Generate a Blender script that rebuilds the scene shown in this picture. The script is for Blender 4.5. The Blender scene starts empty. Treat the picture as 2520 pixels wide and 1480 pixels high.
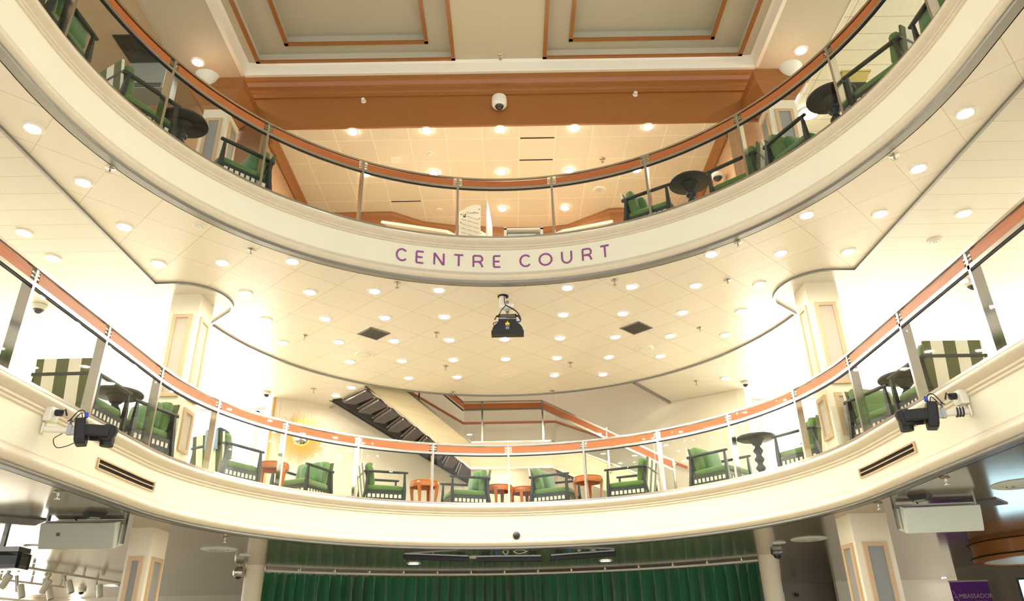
import bpy, bmesh, math, random
from mathutils import Vector, Matrix
random.seed(7)
C = bpy.context.scene.collection
SC = bpy.context.scene
PI = math.pi

# ------------------------------------------------------------------ camera
# eye at the origin (standing on the lower deck, floor at z = -1.55); x right, y into the atrium, z up
F_PX, TH, ROLL, PSI = 1792.0, 0.4438, -0.0202, 0.0059


def rotz(d, a):
    c, s = math.cos(a), math.sin(a)
    return Vector((d[0] * c + d[1] * s, -d[0] * s + d[1] * c, d[2]))


def ray(px, py):
    u, w = px - 1260.0, py - 740.0
    cr, sr = math.cos(ROLL), math.sin(ROLL)
    u, w = u * cr + w * sr, -u * sr + w * cr
    c, s = math.cos(TH), math.sin(TH)
    return rotz((u, F_PX * c + w * s, F_PX * s - w * c), PSI)


def onZ(px, py, z):
    r = ray(px, py); return r * (z / r.z)


def onY(px, py, y):
    r = ray(px, py); return r * (y / r.y)


def onX(px, py, x):
    r = ray(px, py); return r * (x / r.x)


cam = bpy.data.cameras.new('camera')
cam.sensor_fit = 'HORIZONTAL'; cam.sensor_width = 36.0
cam.lens = 36.0 * F_PX / 2520.0
cam.clip_start = 0.05; cam.clip_end = 200
camo = bpy.data.objects.new('camera', cam); C.objects.link(camo)
o0 = ray(1260, 740)
rt = (ray(1261, 740) - o0).normalized(); up = (o0 - ray(1260, 741)).normalized(); fw = o0.normalized()
camo.matrix_world = Matrix(((rt.x, up.x, -fw.x, 0), (rt.y, up.y, -fw.y, 0), (rt.z, up.z, -fw.z, 0), (0, 0, 0, 1)))
SC.camera = camo

# ------------------------------------------------------------------ world, exposure
SC.view_settings.view_transform = 'Standard'
SC.view_settings.look = 'None'
SC.view_settings.gamma = 1.0
SC.view_settings.use_curve_mapping = False
SC.view_settings.exposure = 0.97
W = bpy.data.worlds.new('world'); SC.world = W; W.use_nodes = True
bg = W.node_tree.nodes['Background']
bg.inputs[0].default_value = (1.0, 0.995, 0.96, 1); bg.inputs[1].default_value = 0.9
LAMP = 155.0        # warm downlight lens
WIN = 6.5          # daylight in the side windows


# ------------------------------------------------------------------ materials
def lin(c):
    return tuple(((v / 255.0) / 12.92 if v <= 10 else (((v / 255.0) + 0.055) / 1.055) ** 2.4) for v in c)


def mat(name, col, rough=0.5, metal=0.0, spec=0.5, emit=0.0, ecol=None, noise=None, bump=None, coat=0.0, sheen=0.0):
    m = bpy.data.materials.new(name); m.use_nodes = True
    nt = m.node_tree; b = nt.nodes['Principled BSDF']
    rgb = lin(col) if max(col) > 1.0 else col
    b.inputs['Base Color'].default_value = (*rgb, 1)
    b.inputs['Roughness'].default_value = rough
    b.inputs['Metallic'].default_value = metal
    b.inputs['Specular IOR Level'].default_value = spec
    b.inputs['Coat Weight'].default_value = coat
    b.inputs['Sheen Weight'].default_value = sheen
    if emit:
        b.inputs['Emission Color'].default_value = (*(ecol or rgb), 1)
        b.inputs['Emission Strength'].default_value = emit
    tc = None
    if noise:  # (scale, amount, stretch)
        tc = nt.nodes.new('ShaderNodeTexCoord'); mp = nt.nodes.new('ShaderNodeMapping')
        mp.inputs['Scale'].default_value = noise[2]
        nz = nt.nodes.new('ShaderNodeTexNoise'); nz.inputs['Scale'].default_value = noise[0]; nz.inputs['Detail'].default_value = 5
        mx = nt.nodes.new('ShaderNodeMix'); mx.data_type = 'RGBA'
        lo = tuple(max(0, v * (1 - noise[1])) for v in rgb); hi = tuple(min(1, v * (1 + noise[1])) for v in rgb)
        mx.inputs[6].default_value = (*lo, 1); mx.inputs[7].default_value = (*hi, 1)
        nt.links.new(tc.outputs['Object'], mp.inputs['Vector']); nt.links.new(mp.outputs[0], nz.inputs['Vector'])
        nt.links.new(nz.outputs['Fac'], mx.inputs[0]); nt.links.new(mx.outputs[2], b.inputs['Base Color'])
    if bump:  # (scale, strength, distance)
        tc = nt.nodes.new('ShaderNodeTexCoord')
        nz = nt.nodes.new('ShaderNodeTexNoise'); nz.inputs['Scale'].default_value = bump[0]; nz.inputs['Detail'].default_value = 4
        bp = nt.nodes.new('ShaderNodeBump'); bp.inputs['Strength'].default_value = bump[1]; bp.inputs['Distance'].default_value = bump[2]
        nt.links.new(tc.outputs['Object'], nz.inputs['Vector']); nt.links.new(nz.outputs['Fac'], bp.inputs['Height'])
        nt.links.new(bp.outputs[0], b.inputs['Normal'])
    return m


def grooves(m, dirs, col, width, tone=0.0):
    """panel joints: for each (dx, dy, spacing, offset) a thin line where the position along (dx, dy) crosses a multiple of the spacing;
    tone gives every panel its own slight shade"""
    nt = m.node_tree; b = nt.nodes['Principled BSDF']; N = nt.nodes.new; L = nt.links.new
    tc = N('ShaderNodeTexCoord'); sp = N('ShaderNodeSeparateXYZ'); L(tc.outputs['Object'], sp.inputs[0])

    def op(kind, a, c=None):
        n = N('ShaderNodeMath'); n.operation = kind
        for i, v in enumerate((a, c)):
            if v is None: continue
            if isinstance(v, (int, float)): n.inputs[i].default_value = v
            else: L(v, n.inputs[i])
        return n.outputs[0]
    line = None; ids = []
    for dx, dy, s, off in dirs:
        q = op('ADD', op('MULTIPLY', sp.outputs[0], dx / s), op('MULTIPLY', sp.outputs[1], dy / s))
        q = op('ADD', q, 1000 - off / s)
        ids.append(op('FLOOR', q))
        fr = op('FRACT', q)
        ds = op('MINIMUM', fr, op('SUBTRACT', 1.0, fr))
        ln = op('LESS_THAN', ds, width / s / 2)
        line = ln if line is None else op('MAXIMUM', line, ln)
    mx = N('ShaderNodeMix'); mx.data_type = 'RGBA'; L(line, mx.inputs[0])
    base = tuple(b.inputs['Base Color'].default_value)
    if tone:
        cb = N('ShaderNodeCombineXYZ')
        for i, q in enumerate(ids): L(q, cb.inputs[i])
        wn = N('ShaderNodeTexWhiteNoise'); L(cb.outputs[0], wn.inputs[0])
        m2 = N('ShaderNodeMix'); m2.data_type = 'RGBA'; L(wn.outputs['Value'], m2.inputs[0])
        m2.inputs[6].default_value = tuple(v * (1 - tone) for v in base[:3]) + (1,); m2.inputs[7].default_value = base
        L(m2.outputs[2], mx.inputs[6])
    else:
        mx.inputs[6].default_value = base
    mx.inputs[7].default_value = (*lin(col), 1)
    L(mx.outputs[2], b.inputs['Base Color'])
    bp = N('ShaderNodeBump'); bp.inputs['Strength'].default_value = 0.4; bp.inputs['Distance'].default_value = 0.004
    bp.invert = True; L(line, bp.inputs['Height']); L(bp.outputs[0], b.inputs['Normal'])
    return m


def stripes(name, c1, c2, period, off):
    m = mat(name, c1, 0.8, sheen=0.2); nt = m.node_tree; b = nt.nodes['Principled BSDF']; N = nt.nodes.new
    tc = N('ShaderNodeTexCoord'); sp = N('ShaderNodeSeparateXYZ'); nt.links.new(tc.outputs['Object'], sp.inputs[0])
    a = N('ShaderNodeMath'); a.operation = 'MULTIPLY_ADD'; a.inputs[1].default_value = 1 / period; a.inputs[2].default_value = 50 + off
    nt.links.new(sp.outputs[1], a.inputs[0])
    f = N('ShaderNodeMath'); f.operation = 'FRACT'; nt.links.new(a.outputs[0], f.inputs[0])
    g = N('ShaderNodeMath'); g.operation = 'LESS_THAN'; g.inputs[1].default_value = 0.5; nt.links.new(f.outputs[0], g.inputs[0])
    mx = N('ShaderNodeMix'); mx.data_type = 'RGBA'; nt.links.new(g.outputs[0], mx.inputs[0])
    mx.inputs[6].default_value = (*lin(c1), 1); mx.inputs[7].default_value = (*lin(c2), 1)
    nt.links.new(mx.outputs[2], b.inputs['Base Color'])
    return m


def glassmat(name, tint, refl=1.0):
    m = bpy.data.materials.new(name); m.use_nodes = True; nt = m.node_tree; N = nt.nodes.new
    for n in list(nt.nodes): nt.nodes.remove(n)
    out = N('ShaderNodeOutputMaterial'); tr = N('ShaderNodeBsdfTransparent'); tr.inputs[0].default_value = (*tint, 1)
    gl = N('ShaderNodeBsdfGlossy'); gl.inputs['Roughness'].default_value = 0.02
    fr = N('ShaderNodeFresnel'); fr.inputs[0].default_value = 1.45
    sc = N('ShaderNodeMath'); sc.operation = 'MULTIPLY'; sc.inputs[1].default_value = refl
    mx = N('ShaderNodeMixShader'); L = nt.links.new
    ge = N('ShaderNodeNewGeometry'); fb = N('ShaderNodeMath'); fb.operation = 'SUBTRACT'; fb.inputs[0].default_value = 1.0
    L(ge.outputs['Backfacing'], fb.inputs[1]); f2 = N('ShaderNodeMath'); f2.operation = 'MULTIPLY'
    L(fr.outputs[0], f2.inputs[0]); L(fb.outputs[0], f2.inputs[1])          # reflection at the outer face only
    L(f2.outputs[0], sc.inputs[0]); L(sc.outputs[0], mx.inputs[0]); L(tr.outputs[0], mx.inputs[1]); L(gl.outputs[0], mx.inputs[2]); L(mx.outputs[0], out.inputs[0])
    return m


WARM = (1.0, 0.92, 0.77)
M = {}
M['band'] = mat('cream_paint', (240, 236, 212), 0.55, noise=(1.5, 0.02, (1, 1, 1)))
M['mould'] = mat('beige_stone_moulding', (222, 211, 187), 0.4, noise=(9, 0.07, (1, 1, 1)))
M['chrome'] = mat('brushed_steel', (205, 200, 192), 0.22, 1.0)
M['steel'] = mat('dull_steel', (150, 150, 148), 0.35, 0.9)
M['wood'] = mat('rail_wood', (182, 104, 54), 0.35, noise=(4, 0.25, (1, 1, 12)), coat=0.3)
M['fascia'] = mat('veneer_wood', (156, 100, 48), 0.42, noise=(5, 0.13, (1.2, 1.2, 14)), coat=0.15)
M['veneer'] = mat('tan_veneer', (182, 144, 106), 0.45, noise=(4, 0.06, (1, 1, 6)))
M['tile_mid'] = grooves(mat('satin_ceiling_tile', (239, 231, 214), 0.24, spec=0.6), [(.7071, .7071, .625, .7071 * 9.10), (.7071, -.7071, .625, -.7071 * 9.24)], (206, 190, 162), 0.007, 0.03)
M['plank'] = grooves(mat('satin_ceiling_plank', (226, 221, 206), 0.32, spec=0.5), [(0, 1, .312, 6.78)], (186, 180, 165), 0.007, 0.04)
M['plank_low'] = grooves(mat('gloss_ceiling_plank', (176, 166, 148), 0.13, metal=0.65), [(.08, 1, .30, 0.1)], (110, 100, 88), 0.007, 0.06)
M['tile_up'] = grooves(mat('white_ceiling_tile', (230, 220, 198), 0.75), [(1, 0, .595, -.37), (0, 1, .595, 9.60)], (246, 238, 218), 0.016, 0.05)
M['plank_up'] = grooves(mat('white_ceiling_plank', (222, 218, 196), 0.5), [(0, 1, .337, 8.05), (1, 0, 2.4, 5.2)], (150, 150, 135), 0.010, 0.03)
M['ceil_up'] = mat('beige_ceiling_paint', (198, 191, 168), 0.7)
M['ceil_tan'] = mat('tan_ceiling_paint', (200, 180, 146), 0.6)
M['white'] = mat('white_cornice_paint', (240, 236, 220), 0.5)
M['coffer'] = mat('grey_coffer_paint', (184, 181, 162), 0.7)
M['wall'] = mat('cream_wall', (238, 229, 206), 0.6)
M['wall_grey'] = mat('grey_wall', (168, 160, 146), 0.7)
M['carpet'] = mat('beige_carpet', (200, 189, 170), 0.95, noise=(60, 0.2, (1, 1, 1)))
M['column'] = mat('column_paint', (240, 232, 208), 0.5)
M['panelw'] = mat('panel_frame_oak', (208, 180, 144), 0.45, noise=(6, 0.08, (1, 1, 6)))
M['panelb'] = mat('panel_beige_fabric', (196, 186, 168), 0.8, noise=(140, 0.08, (1, 1, 1)))
M['panelg'] = mat('panel_grey_fabric', (150, 152, 150), 0.8, noise=(140, 0.08, (1, 1, 1)))
M['frame'] = mat('black_stained_wood', (34, 44, 44), 0.38)
M['green'] = mat('green_velvet', (82, 116, 52), 0.85, sheen=0.4, noise=(14, 0.12, (1, 1, 1)))
M['green2'] = mat('green_cushion_velvet', (70, 116, 64), 0.85, sheen=0.5, noise=(10, 0.15, (1, 1, 1)))
M['stripe'] = stripes('striped_upholstery', (236, 230, 208), (84, 92, 50), 0.262, 0.12)
M['webbing'] = mat('cream_webbing', (238, 230, 206), 0.7)
M['glass'] = glassmat('balustrade_glass', (0.975, 0.992, 0.982), 1.2)
M['sash'] = glassmat('window_glass', (0.97, 0.98, 0.97), 0.8)
M['black'] = mat('black_plastic', (11, 12, 13), 0.5, noise=(60, 0.2, (1, 1, 1)))
M['blacktop'] = mat('black_lacquer', (34, 40, 42), 0.5)
M['cable'] = mat('black_cable', (26, 28, 36), 0.5)
M['blue'] = mat('blue_plug', (52, 74, 190), 0.5)
M['plastic'] = mat('white_plastic', (236, 232, 218), 0.4)
M['speaker'] = mat('grey_speaker_grille', (176, 180, 168), 0.7, noise=(220, 0.12, (1, 1, 1)))
M['speakerw'] = mat('pale_speaker_box', (214, 222, 212), 0.5)
M['purple'] = mat('purple_vinyl', (150, 82, 150), 0.5)
M['banner'] = mat('purple_banner_print', (132, 66, 176), 0.55)
M['print'] = mat('white_print', (235, 225, 235), 0.6)
M['curtain'] = mat('green_curtain_velvet', (30, 112, 72), 0.8, sheen=0.5)
M['stair'] = mat('charcoal_stair_carpet', (92, 86, 88), 0.9, noise=(80, 0.25, (1, 1, 1)))
M['stairdark'] = mat('black_stringer', (24, 22, 22), 0.7)
M['marble'] = mat('travertine_panel', (236, 220, 180), 0.35, noise=(2.2, 0.16, (.6, .6, 7)))
M['orange'] = mat('table_orange_wood', (186, 104, 36), 0.3, noise=(5, 0.2, (1, 1, 8)), coat=0.4)
M['gold'] = mat('brushed_gold', (214, 168, 84), 0.35, 1.0)
M['mirror'] = mat('mirror_glass', (220, 220, 215), 0.03, 1.0)
M['darkvent'] = mat('dark_vent_slats', (88, 82, 72), 0.5)
M['hole'] = mat('black_duct', (16, 14, 12), 0.8)
M['dome'] = mat('smoked_dome', (30, 36, 44), 0.08, coat=0.5)
M['yellow'] = mat('pale_yellow_rim', (222, 200, 112), 0.6)
M['throw'] = mat('pale_blue_knit', (150, 178, 196), 0.9, bump=(60, .5, .01))
M['lamp'] = mat('warm_lamp_lens', (255, 240, 210), 0.4, emit=LAMP, ecol=WARM)
M['lampup'] = mat('bright_warm_lamp_lens', (255, 240, 210), 0.4, emit=LAMP * 2.3, ecol=(1.0, 0.9, 0.72))
M['lampcool'] = mat('white_lamp_lens', (250, 248, 240), 0.4, emit=22, ecol=(1.0, 0.95, 0.86))
M['daylight'] = mat('daylit_window_film', (250, 250, 245), 0.5, emit=WIN, ecol=(1.0, 0.98, 0.92))
M['daylight_soft'] = mat('soft_window_film', (250, 250, 245), 0.5, emit=2.6, ecol=(1.0, 0.98, 0.92))
M['screen'] = mat('cyan_screen', (120, 220, 230), 0.3, emit=1.3, ecol=(0.6, 0.85, 1.0))
M['glowpanel'] = mat('amber_lit_panel', (250, 200, 90), 0.4, emit=1.5, ecol=(1.0, 0.66, 0.2))
M['red'] = mat('red_plate', (110, 24, 20), 0.5)
M['bulkhead'] = mat('grey_green_panel', (150, 156, 148), 0.5)
M['darkglass'] = mat('dark_ceiling_panel', (40, 46, 42), 0.25)
M['logoY'] = mat('yellow_print', (240, 210, 60), 0.5)
M['logoB'] = mat('navy_print', (48, 52, 110), 0.5)
M['acrylic'] = mat('white_acrylic', (246, 240, 224), 0.3)


# ------------------------------------------------------------------ mesh helpers
class MB:
    def __init__(s): s.v = []; s.f = []; s.m = Matrix.Identity(4)

    def add(s, vs, fs):
        o = len(s.v); s.v += [tuple(s.m @ Vector(p)) for p in vs]; s.f += [tuple(i + o for i in f) for f in fs]; return s

    def box(s, c, d, rz=0.0, R=None):
        x, y, z = d[0] / 2, d[1] / 2, d[2] / 2
        R = R or Matrix.Rotation(rz, 3, 'Z')
        vs = [Vector(c) + R @ Vector((a * x, b * y, e * z)) for a in (-1, 1) for b in (-1, 1) for e in (-1, 1)]
        return s.add(vs, [(0, 1, 3, 2), (4, 6, 7, 5), (0, 4, 5, 1), (2, 3, 7, 6), (0, 2, 6, 4), (1, 5, 7, 3)])

    def bar(s, a, b, w, h, w2=None, h2=None, up=(0, 0, 1)):
        a, b = Vector(a), Vector(b); d = (b - a).normalized(); u = Vector(up)
        if abs(d.dot(u)) > .95: u = Vector((0, 1, 0))
        x = d.cross(u).normalized(); z = x.cross(d)
        vs = []
        for p, ww, hh in ((a, w, h), (b, w2 or w, h2 or h)):
            vs += [p + x * (i * ww / 2) + z * (j * hh / 2) for i, j in ((-1, -1), (1, -1), (1, 1), (-1, 1))]
        return s.add(vs, [(3, 2, 1, 0), (4, 5, 6, 7), (0, 1, 5, 4), (1, 2, 6, 5), (2, 3, 7, 6), (3, 0, 4, 7)])

    def tube(s, pts, r, n=8, cap=True, r2=None):
        pts = [Vector(p) for p in pts]; k = len(pts); vs = []; px = None
        for i, p in enumerate(pts):
            d = (pts[min(i + 1, k - 1)] - pts[max(i - 1, 0)])
            d = d.normalized() if d.length > 1e-9 else Vector((0, 0, 1))
            if px is None:
                u = Vector((0, 0, 1)) if abs(d.z) < .9 else Vector((1, 0, 0)); x = d.cross(u).normalized()
            else:
                x = (px - d * px.dot(d)).normalized()
            px = x; y = d.cross(x)
            rr = r if r2 is None else r + (r2 - r) * i / max(1, k - 1)
            vs += [p + x * (rr * math.cos(2 * PI * j / n)) + y * (rr * math.sin(2 * PI * j / n)) for j in range(n)]
        fs = [(i * n + j, i * n + (j + 1) % n, (i + 1) * n + (j + 1) % n, (i + 1) * n + j) for i in range(k - 1) for j in range(n)]
        if cap: fs += [tuple(range(n - 1, -1, -1)), tuple(range((k - 1) * n, k * n))]
        return s.add(vs, fs)

    def cable(s, pts, r, n=6, k=6):
        P = [Vector(p) for p in pts]; P = [P[0] * 2 - P[1]] + P + [P[-1] * 2 - P[-2]]; out = []
        for i in range(1, len(P) - 2):
            a, b, c, d = P[i - 1], P[i], P[i + 1], P[i + 2]
            for j in range(k):
                t = j / k; out.append(.5 * ((2 * b) + (c - a) * t + (2 * a - 5 * b + 4 * c - d) * t * t + (3 * b - a - 3 * c + d) * t ** 3))
        out.append(P[-2]); return s.tube(out, r, n)

    def lathe(s, prof, c=(0, 0, 0), n=24, axis='Z', cap=True):
        vs = []
        for r, z in prof:
            for j in range(n):
                a = 2 * PI * j / n; p = (r * math.cos(a), r * math.sin(a), z)
                if axis == 'X': p = (p[2], p[0], p[1])
                if axis == 'Y': p = (p[0], p[2], p[1])
                vs.append((p[0] + c[0], p[1] + c[1], p[2] + c[2]))
        k = len(prof)
        fs = [(i * n + j, i * n + (j + 1) % n, (i + 1) * n + (j + 1) % n, (i + 1) * n + j) for i in range(k - 1) for j in range(n)]
        if cap:
            if prof[0][0] > 1e-5: fs.append(tuple(range(n - 1, -1, -1)))
            if prof[-1][0] > 1e-5: fs.append(tuple(range((k - 1) * n, k * n)))
        return s.add(vs, fs)

    def prism(s, poly, z0, z1):
        n = len(poly)
        vs = [(x, y, z0) for x, y in poly] + [(x, y, z1) for x, y in poly]
        fs = [tuple(range(n - 1, -1, -1)), tuple(range(n, 2 * n))] + [(i, (i + 1) % n, n + (i + 1) % n, n + i) for i in range(n)]
        return s.add(vs, fs)

    def rbox(s, c, d, r, n=5, R=None, crown=0.0):
        """cushion: a box with rounded edges, its top swelling by crown"""
        h = Vector(d) / 2; R = R or Matrix.Identity(3); vs = []; fs = []
        for ax in range(3):
            for sg in (-1, 1):
                base = len(vs)
                for i in range(n + 1):
                    for j in range(n + 1):
                        q = [0, 0, 0]; q[ax] = sg
                        ti, tj = -1 + 2 * i / n, -1 + 2 * j / n
                        ti = math.copysign(abs(ti) ** .6, ti); tj = math.copysign(abs(tj) ** .6, tj)
                        q[(ax + 1) % 3] = ti; q[(ax + 2) % 3] = tj
                        p = Vector((q[0] * h.x, q[1] * h.y, q[2] * h.z))
                        inn = Vector([max(-(h[k] - min(r, h[k] * .98)), min(h[k] - min(r, h[k] * .98), p[k])) for k in range(3)])
                        dd = p - inn
                        p = inn + (dd.normalized() * min(r, min(h) * .98) if dd.length > 1e-9 else dd)
                        if crown and p.z > 0:
                            p.z += crown * (1 - (p.x / h.x) ** 2) * (1 - (p.y / h.y) ** 2)
                        vs.append(Vector(c) + R @ p)
                for i in range(n):
                    for j in range(n):
                        a = base + i * (n + 1) + j; f = (a, a + n + 1, a + n + 2, a + 1)
                        fs.append(f if sg > 0 else f[::-1])
        return s.add(vs, fs)

    def sweep(s, path, prof, closed=True):
        """prof: (outward, z) pairs swept along path samples (x, y, nx, ny)"""
        k = len(prof); vs = [(x + nx * d, y + ny * d, z) for x, y, nx, ny in path for d, z in prof]
        fs = []; kk = k if closed else k - 1
        for i in range(len(path) - 1):
            for j in range(kk):
                a, b = i * k + j, i * k + (j + 1) % k
                fs.append((a, b, b + k, a + k))
        if closed: fs += [tuple(range(k - 1, -1, -1)), tuple(range((len(path) - 1) * k, len(path) * k))]
        return s.add(vs, fs)

    def build(s, name, material, parent=None, smooth=False, world=False):
        vs = s.v
        if parent is not None and world:
            inv = parent.matrix_basis.inverted(); vs = [tuple(inv @ Vector(p)) for p in vs]
        me = bpy.data.meshes.new(name); bm = bmesh.new()
        bv = [bm.verts.new(p) for p in vs]
        for f in s.f:
            try: bm.faces.new([bv[i] for i in f])
            except ValueError: pass
        bmesh.ops.remove_doubles(bm, verts=bm.verts, dist=1e-5)
        big = [f for f in bm.faces if len(f.verts) > 4]
        if big: bmesh.ops.triangulate(bm, faces=big, ngon_method='EAR_CLIP')
        bmesh.ops.recalc_face_normals(bm, faces=bm.faces)
        bm.to_mesh(me); bm.free()
        me.materials.append(M[material] if isinstance(material, str) else material)
        if smooth:
            for p in me.polygons: p.use_smooth = True
            try: me.set_sharp_from_angle(angle=math.radians(38))
            except Exception: pass
        o = bpy.data.objects.new(name, me); C.objects.link(o)
        if parent is not None: o.parent = parent
        return o


def tag(o, label, cat, group=None):
    o['label'] = label; o['category'] = cat
    if group: o['group'] = group
    return o


def thing(name, label, cat, loc=(0, 0, 0), rz=0.0, group=None):
    o = bpy.data.objects.new(name, None); C.objects.link(o); o.empty_display_size = .1
    o.matrix_basis = Matrix.Translation(Vector(loc)) @ Matrix.Rotation(rz, 4, 'Z')
    return tag(o, label, cat, group)


def struct(o, label=None, cat=None):
    o['kind'] = 'structure'
    if label: o['label'] = label
    if cat: o['category'] = cat
    return o


def dup(root, loc, rz, label, group=None):
    r = root.copy(); C.objects.link(r)
    r.matrix_basis = Matrix.Translation(Vector(loc)) @ Matrix.Rotation(rz, 4, 'Z')
    r['label'] = label
    if group: r['group'] = group
    for ch in list(root.children):
        c = ch.copy(); C.objects.link(c); c.parent = r
        for g in list(ch.children):
            d = g.copy(); C.objects.link(d); d.parent = c
    return r


# ------------------------------------------------------------------ levels (eye at z = 0)
CX, RR = -0.04, 4.0
CYL, CYU = 7.964, 4.762                    # centres of the round ends of the two balconies
LB, LS, LR = 1.381, 2.098, 3.042           # middle-deck balcony: soffit, sill, rail top
UB, US, UR = 4.423, 5.162, 6.130           # upper-deck balcony
FL, FM, FU = -1.55, 2.05, 5.11             # floors
UC, UA = 7.50, 8.43                        # upper lobby ceiling, atrium ceiling


def upath(cy, n=72, y0=-1.0, r=RR):
    P = [(CX - r, y0 + (cy - y0) * i / 8, -1, 0) for i in range(8)]
    for i in range(n + 1):
        a = PI - PI * i / n; P.append((CX + r * math.cos(a), cy + r * math.sin(a), math.cos(a), math.sin(a)))
    P += [(CX + r, cy + (y0 - cy) * (i + 1) / 8, 1, 0) for i in range(8)]
    return P


def uouter(cy, r, outer, y0=-1.0):
    """slab outline: outer polygon (from left front round the back to right front) with the U-shaped void left open at the front"""
    return outer + [(x + nx * (r - RR), y + ny * (r - RR)) for x, y, nx, ny in upath(cy, 64, y0)][::-1]


exec_order = []

# ------------------------------------------------------------------ floors, ceilings, walls
XL, XR = -9.8, 9.8
o = MB(); o.prism([(-13, -3), (13, -3), (13, 22), (-13, 22)], FL - .2, FL); struct(o.build('floor', 'carpet'))
# middle deck: floor slab and glossy plank ceiling of the deck below
BACK = [(XL, -1), (XL, 14.25), (-5.0, 14.25), (-4.57, 13.47), (-1.04, 15.85), (1.0, 15.85), (4.52, 13.46), (4.95, 14.25), (XR, 14.25), (XR, -1)]
o = MB(); o.prism(uouter(CYL, 4.12, BACK), 1.75, FM); struct(o.build('floor', 'carpet'))
o = MB(); o.prism(uouter(CYL, 4.09, [(-13, -1), (-13, 22), (13, 22), (13, -1)]), LB, LB + .12); struct(o.build('ceiling', 'plank_low'))
# upper deck floor
o = MB(); o.prism(uouter(CYU, 4.12, [(-9.8, -1), (-9.8, 12.8), (-3.3, 12.8), (-2.68, 12.93)] + [(-.1 + 4.4 * math.cos(a), 9.15 + 4.4 * math.sin(a)) for a in [math.radians(t) for t in (120, 110, 100, 90, 80, 70, 60)]] + [(2.32, 12.93), (3, 12.8), (9.8, 12.8), (9.8, -1)]), 4.75, FU); struct(o.build('floor', 'carpet'))

# tiled middle-deck ceiling with its curved outline
def arc(cx, cy, r, a0, a1, n, ry=None):
    return [(cx + r * math.cos(math.radians(a0 + (a1 - a0) * i / n)), cy + (ry or r) * math.sin(math.radians(a0 + (a1 - a0) * i / n))) for i in range(n + 1)]


def bulge(sgn, xe, ye, xi, xo):
    # from the straight edge round the front of a column to the great arc
    pts = [(xe, ye)]
    cxb, cyb = xo, 9.12
    rx, ry = abs(xi - cxb), cyb - ye
    for i in range(15):
        t = math.radians(-90 + 130 * i / 14)
        pts.append((cxb + (-sgn) * 0 + (abs(rx) * math.cos(t)) * (1 if xi > cxb else -1), cyb + ry * math.sin(t)))
    return pts


left_edge = [(-4.65, -1)] + bulge(-1, -4.65, 8.55, -3.86, -4.36)
right_edge = [(4.58, -1)] + bulge(1, 4.58, 8.50, 3.74, 4.24)
great = [(-.07 + 4.42 * math.cos(math.radians(t)), 9.15 + 4.42 * math.sin(math.radians(t))) for t in range(170, 9, -4)]
tile_outline = left_edge + great + right_edge[::-1]
o = MB(); o.prism(uouter(CYU, 4.09, tile_outline), UB, UB + .10); struct(o.build('ceiling', 'tile_mid'))
# metal edge trim following that outline
def edge_path(pts):
    P = []
    for i, (x, y) in enumerate(pts):
        a = Vector(pts[max(i - 1, 0)]); b = Vector(pts[min(i + 1, len(pts) - 1)]); d = (b - a).normalized()
        P.append((x, y, -d.y, d.x))
    return P


o = MB(); o.sweep(edge_path(tile_outline), [(-.012, UB - .028), (.022, UB - .028), (.022, UB + .09), (-.012, UB + .09)]); struct(o.build('trim_1', 'steel'))
# plain plank ceiling on both sides of it
o = MB(); o.prism([(XL, -1), (-4.4, -1), (-4.4, 8.3), (-3.6, 8.6), (-3.6, 10.2), (-3.3, 11.6), (-2.5, 12.72), (-2.72, 12.95), (-3.64, 14.17), (-4.57, 13.47), (-5.0, 14.25), (XL, 14.25)], UB + .006, UB + .13); struct(o.build('ceiling', 'plank'))
o = MB(); o.prism([(XR, -1), (4.33, -1), (4.33, 8.3), (3.5, 8.6), (3.5, 10.2), (3.1, 11.6), (2.3, 12.72), (2.36, 12.95), (3.24, 14.23), (4.52, 13.46), (4.95, 14.25), (XR, 14.25)], UB + .006, UB + .13); struct(o.build('ceiling', 'plank'))
# stairwell edge trims
o = MB(); o.bar((-2.68, 12.93, UB - .01), (-3.64, 14.17, UB - .01), .05, .05); struct(o.build('trim_2', 'chrome'))
o = MB(); o.bar((2.32, 12.93, UB - .01), (3.24, 14.23, UB - .01), .05, .05); struct(o.build('trim_3', 'steel'))
# walls of the middle deck behind the stairs
def wall(name, a, b, z0, z1, m, t=.15, side=1):
    a, b = Vector((*a, 0)), Vector((*b, 0)); d = (b - a).normalized(); n = Vector((-d.y, d.x, 0)) * side * t / 2
    o = MB(); c = (a + b) / 2 + n
    o.box((c.x, c.y, (z0 + z1) / 2), ((b - a).length, t, z1 - z0), math.atan2(d.y, d.x)); return struct(o.build(name, m))


wall('wall_back_left', (-1.04, 15.85), (-4.57, 13.47), FM, 7.4, 'wall', side=-1)
wall('wall_back', (-1.10, 15.86), (1.06, 15.86), FM, 7.4, 'wall')
wall('wall_back_right', (1.0, 15.85), (4.52, 13.46), FM, 7.4, 'wall')
wall('wall_pier_left', (-4.57, 13.47), (-5.02, 14.3), FM, UB + .1, 'wall', side=-1)
wall('wall_pier_right', (4.52, 13.46), (4.97, 14.3), FM, UB + .1, 'wall')


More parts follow.
